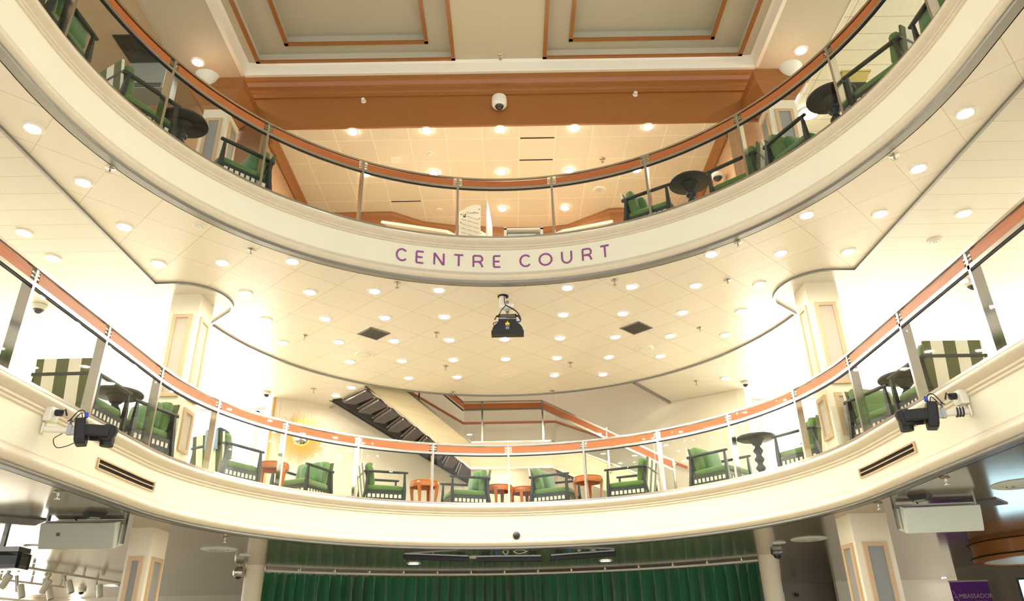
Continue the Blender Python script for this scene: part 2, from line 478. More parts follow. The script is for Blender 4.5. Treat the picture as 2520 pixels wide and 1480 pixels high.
def window(n, c, w, z0, z1, rz, panes, film='daylight'):
    """daylit window: frame with mullions, the bright film behind the panes, clear glass"""
    h = z1 - z0; zc = (z0 + z1) / 2
    r = bpy.data.objects.new('window_%d' % n, None); C.objects.link(r)
    r.matrix_basis = Matrix.Translation(Vector((c[0], c[1], zc))) @ Matrix.Rotation(rz, 4, 'Z'); r['kind'] = 'structure'
    f = MB()
    for s in (-1, 1):
        f.box((0, 0, s * (h / 2 - .03)), (w, .1, .06)); f.box((s * (w / 2 - .03), 0, 0), (.06, .1, h))
    for i in range(1, panes): f.box((-w / 2 + w * i / panes, 0, 0), (.05, .08, h - .1))
    f.build('window_frame', 'white', r)
    d = MB(); d.box((0, .06, 0), (w - .06, .01, h - .06)); d.build('daylit_film', film, r)
    g = MB(); g.box((0, 0, 0), (w - .08, .008, h - .08)); g.build('pane', 'sash', r)
    return r


window(1, (-7.41, 14.22), 4.7, 2.35, 4.38, 0, 4)
window(2, (7.36, 14.22), 4.7, 2.35, 4.38, 0, 4)
window(3, (XL, 9.4), 8.6, 2.75, 4.1, PI / 2, 6, 'daylight_soft')
window(4, (XR, 9.4), 8.6, 2.75, 4.1, -PI / 2, 6, 'daylight_soft')
for nm, x, s in (('wall_left', XL, 1), ('wall_right', XR, -1)):
    o = MB(); o.box((x - s * .1, 6.6, (FM + 2.75) / 2), (.2, 15.2, 2.75 - FM)); o.box((x - s * .1, 6.6, (4.1 + UB + .1) / 2), (.2, 15.2, UB + .1 - 4.1))
    o.box((x - s * .1, 2.05, 3.425), (.2, 6.1, 1.35)); struct(o.build(nm, 'wall'))
for nm, x0, x1 in (('wall_end_left', XL, -5.02), ('wall_end_right', 4.97, XR)):
    o = MB(); o.box(((x0 + x1) / 2, 14.3, (FM + 2.35) / 2), (x1 - x0, .12, 2.35 - FM)); struct(o.build(nm, 'wall'))

# lower deck walls
wall('wall_lower_back', (-13, 20.9), (13, 20.9), FL, LB + .1, 'wall_grey')
wall('wall_lower_right', (9.75, 12.0), (9.75, 17.1), FL, LB + .1, 'wall_grey', side=-1)
wall('wall_lower_cream', (8.4, 20.3), (12.4, 20.3), FL, LB + .1, 'wall')
wall('wall_lower_left', (-12.6, 9.0), (-12.6, 20.9), FL, LB + .1, 'wall', side=1)
window(5, (-12.4, 16.8), 7.4, -.9, 1.3, PI / 2, 5, 'daylight_soft')
window(6, (9.55, 7.2), 9.0, 5.9, 7.6, -PI / 2, 6, 'daylight_soft')  # unseen window, added to brighten the right plank ceiling of the upper deck
window(7, (-9.55, 5.2), 4.0, 6.0, 7.4, PI / 2, 4, 'daylight_soft')  # its weaker counterpart, also unseen and added to lighten the upper left side

# ------------------------------------------------------------------ upper deck ceilings and fascia
o = MB(); o.prism([(-3.8, 9.305), (3.6, 9.305), (3.6, 13.2), (-3.8, 13.2)], UC + .002, UC + .1); struct(o.build('ceiling', 'tile_up'))
wall('wall_upper_left', (-3.8, 9.42), (-3.8, 13.2), FU, UC + .02, 'veneer', side=1, t=.12)
wall('wall_upper_right', (3.58, 9.42), (3.58, 13.2), FU, UC + .02, 'veneer', side=-1, t=.12)
wall('wall_upper_back', (-3.8, 13.2), (3.6, 13.2), FU, UC + .1, 'veneer', t=.12)
for n, x, s in (('trim_4', -3.79, 1), ('trim_5', 3.57, -1)):
    o = MB(); P = [(x, 9.46, -s, 0), (x, 13.1, -s, 0)]
    o.sweep(P, [(-.02, UC - .17), (-.05, UC - .13), (-.05, UC - .06), (-.10, UC - .02), (-.10, UC), (0, UC), (0, UC - .17)]); struct(o.build(n, 'fascia'))
# timber fascia across the back of the atrium, with its crown
o = MB(); o.box((-.06, 9.28, (UC + 8.12) / 2), (9.1, .04, 8.12 - UC))
struct(o.build('wall_fascia', 'fascia'))
o = MB(); P = [(-4.62, 9.26, 0, 1), (4.5, 9.26, 0, 1)]
o.sweep(P, [(0, 8.10), (-.03, 8.10), (-.03, 8.17), (-.05, 8.19), (-.05, 8.25), (-.10, 8.27), (-.13, 8.33), (-.16, 8.35), (-.16, UA), (0, UA)]); struct(o.build('trim_6', 'fascia'))
# atrium ceiling frame with the recessed coffers
Y0 = 2.2
def frame(z0, z1, outer, holes, m, name):
    """flat ceiling of thickness z1-z0 over the outer rectangle, with rectangular openings (all sharing the same y span)"""
    o = MB(); x0, x1, y0, y1 = outer; xs = [x0]
    hy0, hy1 = holes[0][2], holes[0][3]
    o.box(((x0 + x1) / 2, (y0 + hy0) / 2, (z0 + z1) / 2), (x1 - x0, hy0 - y0, z1 - z0))
    o.box(((x0 + x1) / 2, (y1 + hy1) / 2, (z0 + z1) / 2), (x1 - x0, y1 - hy1, z1 - z0))
    edges = [x0] + [v for h in holes for v in (h[0], h[1])] + [x1]
    for i in range(0, len(edges), 2):
        a, b = edges[i], edges[i + 1]
        if b - a > .001: o.box(((a + b) / 2, (hy0 + hy1) / 2, (z0 + z1) / 2), (b - a, hy1 - hy0, z1 - z0))
    return struct(o.build(name, m))


frame(UA, UA + .20, (-5.22, 5.1, Y0 - 1, 9.45), [(-4.2, 4.08, Y0, 9.06)], 'ceil_up', 'ceiling')
frame(UA + .20, UA + .36, (-4.6, 4.5, Y0 - .6, 9.4), [(-3.98, -.82, Y0 + .2, 8.98), (.66, 3.84, Y0 + .2, 8.98)], 'ceil_up', 'ceiling')
frame(UA + .36, UA + .52, (-4.6, 4.5, Y0 - .6, 9.4), [(-3.48, -1.24, Y0 + .7, 8.76), (1.08, 3.36, Y0 + .7, 8.76)], 'coffer', 'ceiling')
o = MB(); o.box((-.05, 5.5, UA + .57), (9.1, 7.8, .1)); struct(o.build('ceiling', 'coffer'))
# white cornice lining the recess
o = MB()
for a, b in (((-4.2, Y0), (-4.2, 9.06)), ((-4.2, 9.06), (4.08, 9.06)), ((4.08, 9.06), (4.08, Y0))):
    d = (Vector(b) - Vector(a)).normalized(); n = (-d.y, d.x)
    o.sweep([(a[0], a[1], *n), (b[0], b[1], *n)], [(.05, UA - .012), (-.01, UA - .012), (-.02, UA + .03), (-.04, UA + .15), (-.07, UA + .197), (.05, UA + .197)])
struct(o.build('trim_7', 'white'))


def rectframe(x0, x1, y0, y1, z, w, h, m, name):
    o = MB()
    for a, b in (((x0, y0), (x0, y1)), ((x1, y0), (x1, y1)), ((x0, y0), (x1, y0)), ((x0, y1), (x1, y1))):
        vx = abs(a[0] - b[0]) < 1e-6
        o.box(((a[0] + b[0]) / 2, (a[1] + b[1]) / 2, z), ((w if vx else abs(b[0] - a[0]) + w), (abs(b[1] - a[1]) + w if vx else w), h))
    return struct(o.build(name, m))


for i, (x0, x1) in enumerate(((-3.98, -.82), (.66, 3.84))):
    rectframe(x0, x1, Y0 + .2, 8.98, UA + .195, .06, .03, 'fascia', 'trim_%d' % (8 + i))
for i, (x0, x1) in enumerate(((-3.48, -1.24), (1.08, 3.36))):
    rectframe(x0, x1, Y0 + .7, 8.76, UA + .355, .06, .03, 'fascia', 'trim_%d' % (10 + i))
# side ceilings of the upper deck
o = MB(); o.box((-7.5, 5.2, UA + .06), (4.6, 9.4, .1)); struct(o.build('ceiling', 'ceil_tan'))
o = MB(); o.box((7.5, 6.8, UA + .06), (4.8, 13, .1)); struct(o.build('ceiling', 'plank_up'))
wall('wall_upper_stub', (3.6, 9.9), (4.35, 9.9), FU, UA + .1, 'veneer')
wall('wall_upper_side_left', (-9.8, 9.75), (-3.86, 9.75), FU, UA + .1, 'veneer')
wall('wall_upper_end_right', (3.7, 13.1), (9.8, 13.1), FU, UA + .1, 'wall')
wall('wall_upper_far_left', (-9.7, 0), (-9.7, 9.75), FU, UA + .1, 'ceil_tan', side=1)
wall('wall_upper_far_right', (9.7, 0), (9.7, 13.1), FU, UA + .1, 'wall', side=-1)
o = MB(); o.box((-5.21, 5.2, UA - .004), (.014, 9.0, .010)); struct(o.build('trim_12', 'ceil_up'))
o = MB(); o.box((5.09, 5.2, UA - .004), (.014, 9.0, .010)); struct(o.build('trim_13', 'white'))

# ------------------------------------------------------------------ columns
def column(name, x0, x1, y0, y1, z0, z1, panels, label, fab='panelg'):
    xc, yc = (x0 + x1) / 2, (y0 + y1) / 2
    r = bpy.data.objects.new(name, None); C.objects.link(r); r.matrix_basis = Matrix.Translation(Vector((xc, yc, z0)))
    struct(r, label); r['category'] = 'column'
    w, d = x1 - x0, y1 - y0
    b = MB(); b.box((0, 0, (z1 - z0) / 2), (w, d, z1 - z0)); b.build('shaft', 'column', r)
    for (pz0, pz1) in panels:
        for sx, sy in ((0, -1), (1 if xc < 0 else -1, 0)):
            pw = (w if sy else d) * .66; h = pz1 - pz0; zc = (pz0 + pz1) / 2 - z0
            R = Matrix.Rotation(0 if sy else (PI / 2 if sx > 0 else -PI / 2), 3, 'Z')
            off = Vector((sx * w / 2, sy * d / 2, zc))
            f = MB(); t = .05
            for s in (-1, 1):
                f.box(off + R @ Vector((s * (pw / 2 - t / 2), -.012, 0)), (t, .03, h), R=R)
                f.box(off + R @ Vector((0, -.012, s * (h / 2 - t / 2))), (pw - 2 * t, .03, t), R=R)
            fr = f.build('panel_frame', 'panelw', r)
            g = MB(); g.box(off + R @ Vector((0, -.004, 0)), (pw - 2 * t + .01, .014, h - 2 * t + .01), R=R); g.build('fabric_panel', fab, fr)
    return r


column('column', -4.57, -4.18, 8.93, 9.37, FM, UB + .02, [(2.3, 2.85), (2.97, 4.12)], 'square cream column with grey panels on the middle deck, left of the stairs', 'panelb')
column('column', 4.05, 4.48, 8.90, 9.30, FM, UB + .02, [(2.3, 2.85), (2.97, 4.12)], 'square cream column with grey panels on the middle deck, right of the stairs', 'panelb')
column('column', -4.60, -4.33, 9.12, 9.55, FL, LB + .02, [(-1.1, 1.05)], 'square cream column below the balcony, left of the green curtain')
column('column', 4.08, 4.52, 9.08, 9.50, FL, LB + .02, [(-1.1, 1.05)], 'square cream column below the balcony, right of the green curtain')
column('column', -4.58, -4.20, 8.76, 9.20, FU, UC + .02, [(5.4, 7.3)], 'square cream column on the upper deck under the left end of the timber fascia')
column('column', 4.02, 4.44, 8.76, 9.20, FU, UC + .02, [(5.4, 7.3)], 'square cream column on the upper deck under the right end of the timber fascia')
for x, s, lb in ((-4.39, 1, 'left'), (4.23, -1, 'right')):
    o = MB(); w = .20
    prof = [(UC - .06, .0), (UC, .03), (UC + .04, .05), (UC + .23, .19), (UC + .26, .22), (UC + .42, .22), (UC + .44, .20)]
    vs = []; fs = []
    for z, g in prof: vs += [(x + a * (w + g), 8.98 + b * (w + g), z) for a, b in ((-1, -1), (1, -1), (1, 1), (-1, 1))]
    for i in range(len(prof) - 1): fs += [(i * 4 + j, i * 4 + (j + 1) % 4, i * 4 + 4 + (j + 1) % 4, i * 4 + 4 + j) for j in range(4)]
    fs += [(3, 2, 1, 0), tuple(range(len(vs) - 4, len(vs)))]
    o.add(vs, fs); o = struct(o.build('trim_%d' % (14 if s > 0 else 15), 'fascia'))
for px, py, lb in ((628, 1393, 'left'), (1888, 1367, 'right')):
    p = onZ(px, py, LB)
    o = MB(); o.lathe([(.165, FL), (.165, LB + .02)], (p.x, p.y, 0), 32)
    struct(o.build('column', 'column', smooth=True), 'round pale column at the %s edge of the green curtain' % lb, 'column')


# ------------------------------------------------------------------ balcony fronts
def balcony(cy, zb, zs, label):
    P = upath(cy)
    r = bpy.data.objects.new('balcony_front', None); C.objects.link(r); struct(r, label); r['category'] = 'balcony'
    h = zs - zb
    m = MB(); m.sweep(P, [(.03, zs - .2), (.03, zb + .15), (.16, zb + .15), (.16, zs - .2)]); m.build('painted_face', 'band', r)
    m = MB(); bull = [(.03, zs - .215), (.012, zs - .205), (.012, zs - .185), (.022, zs - .18), (.005, zs - .17), (.005, zs - .15), (.016, zs - .145)]
    bull += [(-.005 - .055 * math.sin(PI * i / 8) + .01, zs - .135 + .105 * i / 8) for i in range(9)]
    m.sweep(P, bull + [(.14, zs - .03), (.14, zs - .215)]); m.build('upper_moulding', 'mould', r, smooth=True)
    m = MB(); low = [(.03, zb + .19), (.02, zb + .185), (.02, zb + .17), (.012, zb + .165)]
    low += [(.01 - .055 * math.sin(PI * i / 8), zb + .16 - .125 * i / 8) for i in range(9)]
    m.sweep(P, low + [(.14, zb + .035), (.14, zb + .19)]); m.build('lower_moulding', 'mould', r, smooth=True)
    m = MB(); m.sweep(P, [(.0, zs - .03), (.0, zs - .002), (.006, zs), (.15, zs), (.15, zs - .03)]); m.build('metal_sill', 'chrome', r)
    m = MB(); m.sweep(P, [(.0, zb), (-.008, zb + .012), (-.008, zb + .03), (.004, zb + .036), (.1, zb + .036), (.1, zb)]); m.build('metal_edge', 'steel', r)
    return r


balcony(CYL, LB, LS, 'curved cream balcony front of the middle deck above the green curtain')
balcony(CYU, UB, US, 'curved cream balcony front of the upper deck carrying the purple lettering')


def balustrade(cy, zs, zr, posts, label):
    """posts: list of path parameters given as points on the ring (x, y, nx, ny)"""
    r = thing('glass_balustrade', label, 'balustrade', (CX, cy, zs))
    o = MB(); P = upath(cy)
    h = MB(); h.sweep(P, [(.0, zr - .03), (.0, zr - .004), (.006, zr), (.058, zr), (.064, zr - .004), (.064, zr - .03)]); h.build('handrail', 'chrome', r, world=True)
    h = MB(); h.sweep(P, [(.005, zr - .185), (.005, zr - .147), (.05, zr - .147), (.05, zr - .185)]); h.build('lower_rail', 'chrome', r, world=True)
    h = MB(); h.sweep(P, [(.012, zr - .20), (.012, zr - .186), (.035, zr - .186), (.035, zr - .20)]); h.build('glazing_gasket', 'cable', r, world=True)

    def sub(i, gap):
        """path points between post i and i+1 leaving a gap at each end"""
        s0, s1 = posts[i], posts[i + 1]; out = []; n = 12
        for k in range(n + 1):
            t = s0 + gap + (s1 - s0 - 2 * gap) * k / n; out.append(at_s(cy, t))
        return out
    for k, s in enumerate(posts):
        x, y, nx, ny = at_s(cy, s); a = math.atan2(ny, nx)
        m = MB(); c = Vector((x + nx * .055, y + ny * .055, (zs + zr - .02) / 2))
        m.box(c, (.10, .032, zr - .02 - zs), a); po = m.build('post', 'chrome', r, world=True)
        m = MB()
        for sg in (-1, 1):
            for dz in (-.105, -.07):
                q = Vector((x + nx * .03 - ny * sg * .03, y + ny * .03 + nx * sg * .03, zr + dz)); m.box(q, (.03, .05, .018), a)
        cl = m.build('clamp', 'chrome', r, world=True); cl.parent = po
    for i in range(len(posts) - 1):
        m = MB(); m.sweep(sub(i, .06), [(.015, zr - .139), (.015, zr - .042), (.042, zr - .042), (.042, zr - .139)]); m.build('wood_panel', 'wood', r, world=True)
        m = MB(); m.sweep(sub(i, .075), [(.020, zs + .012), (.020, zr - .19), (.031, zr - .19), (.031, zs + .012)]); m.build('glass_pane', 'glass', r, world=True)
    return r


def at_s(cy, s):
    """point of the ring at arc length s from the far middle (positive to the right)"""
    a = s / RR
    if abs(a) <= PI / 2:
        t = PI / 2 - a; return (CX + RR * math.cos(t), cy + RR * math.sin(t), math.cos(t), math.sin(t))
    sg = 1 if s > 0 else -1; return (CX + sg * RR, cy - (abs(s) - RR * PI / 2), sg, 0)


st = math.radians(17.8) * RR
balustrade(CYL, LS, LR, [st * k for k in range(-9, 10)], 'curved glass and steel balustrade with orange wood rail, middle deck')
su = math.radians(19.3) * RR
balustrade(CYU, US, UR, [su * (k + .5) + .02 for k in range(-7, 7)], 'curved glass and steel balustrade with orange wood rail, upper deck')

# ------------------------------------------------------------------ CENTRE COURT lettering
def arcp(cx, cy, rx, ry, a0, a1, n=14):
    return [(cx + rx * math.cos(math.radians(a0 + (a1 - a0) * i / n)), cy + ry * math.sin(math.radians(a0 + (a1 - a0) * i / n))) for i in range(n + 1)]


GL = {
    'C': [arcp(.54, .5, .54, .5, 42, 318, 22)],
    'E': [[(1, 1), (.06, 1), (0, .94), (0, .06), (.06, 0), (1, 0)], [(0, .5), (.86, .5)]],
    'N': [[(0, 0), (0, 1), (.06, .98), (.94, .02), (1, 0), (1, 1)]],
    'T': [[(0, 1), (1, 1)], [(.5, 1), (.5, 0)]],
    'R': [[(0, 0), (0, .95), (.05, 1), (.62, 1)] + arcp(.62, .73, .33, .27, 90, -90, 10) + [(0, .46)], [(.55, .46), (.82, .30), (.90, .1), (1, 0)]],
    'O': [arcp(.5, .5, .5, .5, 0, 360, 28)],
    'U': [[(0, 1), (0, .42)] + arcp(.5, .42, .5, .42, 180, 360, 14) + [(1, 1)]],
}
LETTERS = [('C', 972, 1004), ('E', 1021, 1046), ('N', 1065, 1096), ('T', 1114, 1144), ('R', 1161, 1192), ('E', 1211, 1235),
           ('C', 1276, 1308), ('O', 1323, 1361), ('U', 1379, 1410), ('R', 1430, 1460), ('T', 1475, 1504)]


def ring_hit(px, py, cy, r):
    d = ray(px, py); a = d.x ** 2 + d.y ** 2; b = -2 * (d.x * CX + d.y * cy); c = CX * CX + cy * cy - r * r
    t = (-b + math.sqrt(b * b - 4 * a * c)) / (2 * a); p = d * t
    return math.atan2(p.y - cy, p.x - CX), p.z


wr = thing('wall_lettering', 'purple rounded capitals spelling CENTRE COURT on the upper balcony front', 'lettering', (CX, CYU + RR, 4.77))
for ch, x0, x1 in LETTERS:
    a0, _ = ring_hit(x0 + 4, 628, CYU, 4.03); a1, _ = ring_hit(x1 - 4, 628, CYU, 4.03)
    m = MB()
    for line in GL[ch]:
        pts = []
        for u, v in line:
            a = a0 + (a1 - a0) * u; r = 4.027
            pts.append((CX + r * math.cos(a), CYU + r * math.sin(a), 4.688 + .172 * v))
        m.tube(pts, .0135, 8)
    m.build('letter', 'purple', wr, world=True)

# ------------------------------------------------------------------ armchairs
def make_chair(name, label, group, pillow):
    t = thing(name, label, 'armchair', (0, 0, 0), 0, group)
    for s in (-1, 1):
        m = MB(); y = s * .335
        m.bar((.305, y, 0), (.300, y, .30), .036, .036, .05, .05); m.bar((.300, y, .30), (.293, y, .575), .05, .05, .028, .028); m.build('leg', 'frame', t)
        m = MB(); m.bar((-.40, y, 0), (-.335, y, .30), .036, .04, .045, .06); m.bar((-.335, y, .30), (-.315, y, .575), .045, .06, .03, .045); m.build('leg', 'frame', t)
        m = MB(); m.rbox((-.01, y, .592), (.72, .052, .038), .014, 3); m.build('armrest', 'frame', t)
        m = MB(); x0, x1 = -.33, .285; y = s * .325
        m.box(((x0 + x1) / 2, y, .258), (x1 - x0, .028, .045)); m.box(((x0 + x1) / 2, y, .125), (x1 - x0, .028, .10))
        for i in range(9):
            m.box((x0 + .02 + (x1 - x0 - .04) * i / 8, y, .205), (.022, .026, .07))
        m.build('side_rail', 'frame', t)
    m = MB(); m.rbox((-.362, 0, .588), (.05, .70, .045), .014, 3); m.build('back_rail', 'frame', t)
    m = MB(); m.box((.292, 0, .258), (.028, .62, .045)); m.box((.292, 0, .125), (.028, .62, .10))
    for i in range(9): m.box((.292, -.30 + .6 * i / 8, .205), (.026, .014, .07))
    m.build('front_rail', 'frame', t)
    m = MB(); m.box((-.012, 0, .205), (.618, .664, .066)); m.build('webbing', 'webbing', t)
    m = MB(); m.rbox((.0, 0, .335), (.62, .62, .11), .045, 5, crown=.018); m.build('seat_cushion', 'green', t, smooth=True)
    R = Matrix.Rotation(math.radians(-9), 3, 'Y')
    m = MB(); m.box((-.348, 0, .45), (.024, .62, .60), R=R); m.build('back_panel', 'stripe', t)
    m = MB(); m.rbox((-.26, 0, .56), (.13, .60, .40), .055, 5, R=R); m.build('back_cushion', 'green', t, smooth=True)
    if pillow:
        R2 = R @ Matrix.Rotation(math.radians(8), 3, 'X')
        m = MB(); m.rbox((-.165, .05, .545), (.13, .40, .36), .064, 6, R=R2); m.build('scatter_cushion', 'green2', t, smooth=True)
    return t


plain = make_chair('armchair', '', 'green armchairs along the balconies', False)
withp = make_chair('armchair', '', 'green armchairs along the balconies', True)
used = {}


def chair(x, y, deg, z, label, pillow):
    src = withp if pillow else plain
    if pillow not in used:
        used[pillow] = 1; src['label'] = label
        src.matrix_basis = Matrix.Translation((x, y, z)) @ Matrix.Rotation(math.radians(deg), 4, 'Z'); return src
    return dup(src, (x, y, z), math.radians(deg), label)


MID = [
    (-4.60, 7.50, 89, 0, 'armchair turned with its wide striped back to us, left end of the middle deck'),
    (-4.53, 8.46, 253, 1, 'armchair with plump cushion in front of the left square column, middle deck'),
    (-4.09, 10.47, 62, 0, 'armchair with a pale blue knit throw over its striped back, middle deck'),
    (-3.37, 11.79, 248, 1, 'armchair with a cushion below the gold sunburst mirror'),
    (-2.165, 12.38, 21, 0, 'armchair in profile facing right, under the foot of the staircase, middle deck'),
    (-.83, 12.91, 199, 1, 'armchair in profile facing left, at the middle of the lower balustrade'),
    (.79, 12.86, -23, 1, 'armchair with loose cushion facing right, between two orange tables, middle deck'),
    (2.02, 12.42, 155, 0, 'armchair facing left with striped back, under the lower end of the stair rail'),
    (3.285, 11.42, -47, 1, 'armchair with cushion left of the black pedestal table, middle deck'),
    (4.23, 10.21, 124, 1, 'armchair right of the black pedestal table, partly behind a steel post, middle deck'),
    (4.56, 8.42, 287, 0, 'armchair in front of the right square column, middle deck'),
    (4.60, 7.44, 91, 0, 'armchair turned with its wide striped back to us, right end of the middle deck'),
    (4.62, 5.05, 250, 0, 'armchair at the far right edge of the middle deck beside a wide steel post'),
    (-4.62, 5.02, 290, 0, 'armchair just visible at the far left edge of the middle deck'),
]
mid_chairs = [chair(x, y, d, FM, lb, p) for x, y, d, p, lb in MID]
UP = [
    (-4.52, 4.25, 272, 0, 'topmost armchair at the upper left corner, behind the glass of the upper deck'),
    (-4.52, 5.25, 88, 1, 'second armchair from the top left on the upper deck, dark against the tan wall'),
    (-4.21, 6.52, 60, 1, 'armchair with striped back below the dark ceiling panel, upper deck left'),
    (-3.49, 7.68, 227, 1, 'armchair in front of the upper left column, facing the black table'),
    (2.14, 8.83, -33, 1, 'armchair to the left of the right-hand black table on the upper deck'),
    (3.17, 8.14, 138, 0, 'armchair right of the black table, its striped back beside the wood wall, upper deck'),
    (3.76, 7.38, -66, 1, 'armchair with a big cushion in front of the upper right column'),
    (4.27, 6.20, 118, 0, 'armchair with a long dark arm above the black table, upper right'),
    (4.55, 5.27, 92, 1, 'topmost armchair at the upper right corner, upper deck'),
]
up_chairs = [chair(x, y, d, FU, lb, p) for x, y, d, p, lb in UP]
# extra cushions leaning inside the near arms of the two topmost side chairs
for ch_, sy in ((up_chairs[1], -1), (up_chairs[0], 1), (up_chairs[8], 1)):
    m = MB(); m.rbox((.06, sy * .235, .53), (.46, .15, .34), .07, 6, R=Matrix.Rotation(sy * .12, 3, 'X')); m.build('scatter_cushion', 'green2', ch_, True)
# knit throw over the back of the third chair
a = math.radians(62); ca, sa = math.cos(a), math.sin(a)
def loc(px, py, pz): return (-4.09 + ca * px - sa * py, 10.47 + sa * px + ca * py, FM + pz)
m = MB(); n = 10; vs = []; fs = []
prof = [(-.405, .50), (-.425, .66), (-.44, .775), (-.40, .80), (-.33, .79), (-.265, .77), (-.20, .70), (-.165, .58), (-.15, .44)]
for side in (0, 1):
    for i, (x, z) in enumerate(prof):
        for j in range(n + 1):
            y = -.24 + .26 * j / n; w = .008 * math.sin(j * 2.4)
            vs.append(loc(x + (w + .012 * side) * (1 if i > 3 else -1), y, z + .012 * side))
k = n + 1; kk = len(prof) * k
for i in range(len(prof) - 1):
    for j in range(n):
        q = i * k + j; fs.append((q, q + 1, q + k + 1, q + k)); q += kk; fs.append((q, q + k, q + k + 1, q + 1))
m.add(vs, fs); tag(m.build('knit_throw', 'throw', smooth=True), 'pale blue knit throw hung over an armchair back on the middle deck', 'throw')

# ------------------------------------------------------------------ tables
def make_stool(label):
    t = thing('side_table', label, 'side table', (0, 0, 0), 0, 'round orange side tables')
    m = MB(); m.lathe([(.0, .505), (.225, .505), (.236, .512), (.236, .526), (.22, .532), (0, .532)], n=40); m.build('table_top', 'orange', t, smooth=True)
    m = MB(); m.lathe([(.215, .425), (.24, .43), (.245, .47), (.24, .505), (.215, .505), (.205, .47)], n=40, cap=False)
    m.f += [(5 * 40 + j, 5 * 40 + (j + 1) % 40, (j + 1) % 40, j) for j in range(40)]
    m.build('apron', 'orange', t, smooth=True)
    for k in range(4):
        a = PI / 4 + k * PI / 2 + .25; m = MB(); u = Vector((math.cos(a), math.sin(a), 0)); w = (-math.sin(a), math.cos(a), 0)
        pts = [(.195, 0, .03), (.205, .2, .036), (.222, .36, .05), (.228, .46, .062), (.222, .50, .06)]
        for p, q in zip(pts, pts[1:]):
            m.bar(u * p[0] + Vector((0, 0, p[1])), u * q[0] + Vector((0, 0, q[1])), p[2], p[2] * .9, q[2], q[2] * .9, up=u)
        m.build('leg', 'orange', t)
    return t


ST = [(-3.62, 11.06, 'round orange side table between the blue-draped chair and the sunburst mirror, middle deck'),
      (-1.49, 12.60, 'round orange side table left of the centre, between two facing armchairs, middle deck'),
      (-.22, 13.09, 'round orange side table just left of the central balustrade post, behind an armchair back'),
      (.23, 13.32, 'round orange side table just right of the central balustrade post, half hidden by an armchair'),
      (1.30, 12.47, 'round orange side table right of the centre with a steel post in front of it')]
s0 = make_stool(ST[0][2]); s0.matrix_basis = Matrix.Translation((ST[0][0], ST[0][1], FM))
for x, y, lb in ST[1:]: dup(s0, (x, y, FM), .3, lb)


def make_pedestal(label):
    t = thing('pedestal_table', label, 'pedestal table', (0, 0, 0), 0, 'round black pedestal tables')
    m = MB(); m.lathe([(0, .625), (.255, .625), (.28, .638), (.28, .658), (.27, .668), (0, .668)], n=44); m.build('table_top', 'blacktop', t, smooth=True)
    prof = [(.055, .03), (.05, .06)]
    for i in range(33):
        z = .06 + .47 * i / 32; prof.append((.055 + .016 * math.sin(2 * PI * (z - .05) / .125), z))
    prof += [(.06, .54), (.085, .58), (.12, .615), (.12, .626)]
    m = MB(); m.lathe(prof, n=28); m.build('turned_stem', 'blacktop', t, smooth=True)
    m = MB(); m.lathe([(.14, 0), (.15, .012), (.14, .025), (.07, .04)], n=36); m.build('base', 'blacktop', t, smooth=True)
    return t


PT = [(3.60, 10.52, FM, 'black pedestal table with turned stem silhouetted against the bright right window, middle deck'),
      (-4.50, 7.99, FM, 'round black table between the striped chair and the left column, middle deck'),
      (4.52, 7.93, FM, 'round black table between the striped chair and the right column, middle deck'),
      (-3.86, 6.98, FU, 'round black table beside the upper left column, upper deck'),
      (2.54, 8.42, FU, 'round black table between two armchairs right of the centre, upper deck'),
      (3.84, 6.72, FU, 'round black table highest on the right of the upper deck')]
p0 = make_pedestal(PT[0][3]); p0.matrix_basis = Matrix.Translation((PT[0][0], PT[0][1], FM))
for x, y, z, lb in PT[1:]: dup(p0, (x, y, z), .2, lb)
for o_, s_ in (): pass
# dark tapered planter with a pale rim behind the upper right table
t = thing('planter', 'tall dark planter with flared pale yellow rim behind the upper right black table', 'planter', (4.27, 6.97, FU))
m = MB(); m.bar((0, 0, 0), (0, 0, 1.0), .18, .18, .24, .24); m.build('tub', 'black', t)
m = MB(); m.bar((0, 0, 1.0), (0, 0, 1.12), .24, .24, .34, .34); m.box((0, 0, 1.13), (.36, .36, .025)); m.build('rim', 'yellow', t)

# ------------------------------------------------------------------ staircase
A0, C0 = Vector((-.80, 14.42, 3.19)), Vector((-2.70, 12.92, 4.43))     # near edge of the left flight's soffit
B0, D0 = Vector((-.94, 15.74, 3.20)), Vector((-3.46, 13.80, 4.43))     # wall edge
stair = thing('staircase', 'staircase with dark carpeted flight rising left from a pale landing, glass rail descending right', 'staircase', (-.8, 14.42, FM))
NS = 9
def bil(s, w): return (A0 + (C0 - A0) * s) * (1 - w) + (B0 + (D0 - B0) * s) * w
for k in range(14):
    s0_, s1_ = k / NS, (k + .80) / NS
    m = MB(); dz = Vector((0, 0, .02))
    q = [bil(s0_, .015), bil(s0_ + .02, .70), bil(s1_, .78) + Vector((0, 0, -.06)), bil(s1_, .015) + Vector((0, 0, -.06))]
    tvec = Vector((0, 0, .10))
    m.add(q + [p + tvec for p in q], [(0, 1, 2, 3), (7, 6, 5, 4), (0, 4, 5, 1), (1, 5, 6, 2), (2, 6, 7, 3), (3, 7, 4, 0)])
    tr = m.build('tread', 'stair', stair, world=True)
    m = MB()
    for off in (.01, .16):
        m.bar(bil((k + .80 + off) / NS, .02) + Vector((0, 0, -.045 + .03 * (off > .1))), bil((k + .80 + off) / NS, .74) + Vector((0, 0, -.045 + .03 * (off > .1))), .022, .02)
    nz = m.build('nosing', 'chrome', stair, world=True); nz.parent = tr
m = MB()
e0, e1 = bil(-.02, .68) + Vector((0, 0, .05)), bil(1.5, .68) + Vector((0, 0, .05))
f0, f1 = bil(-.02, 1.0), bil(1.5, 1.0)
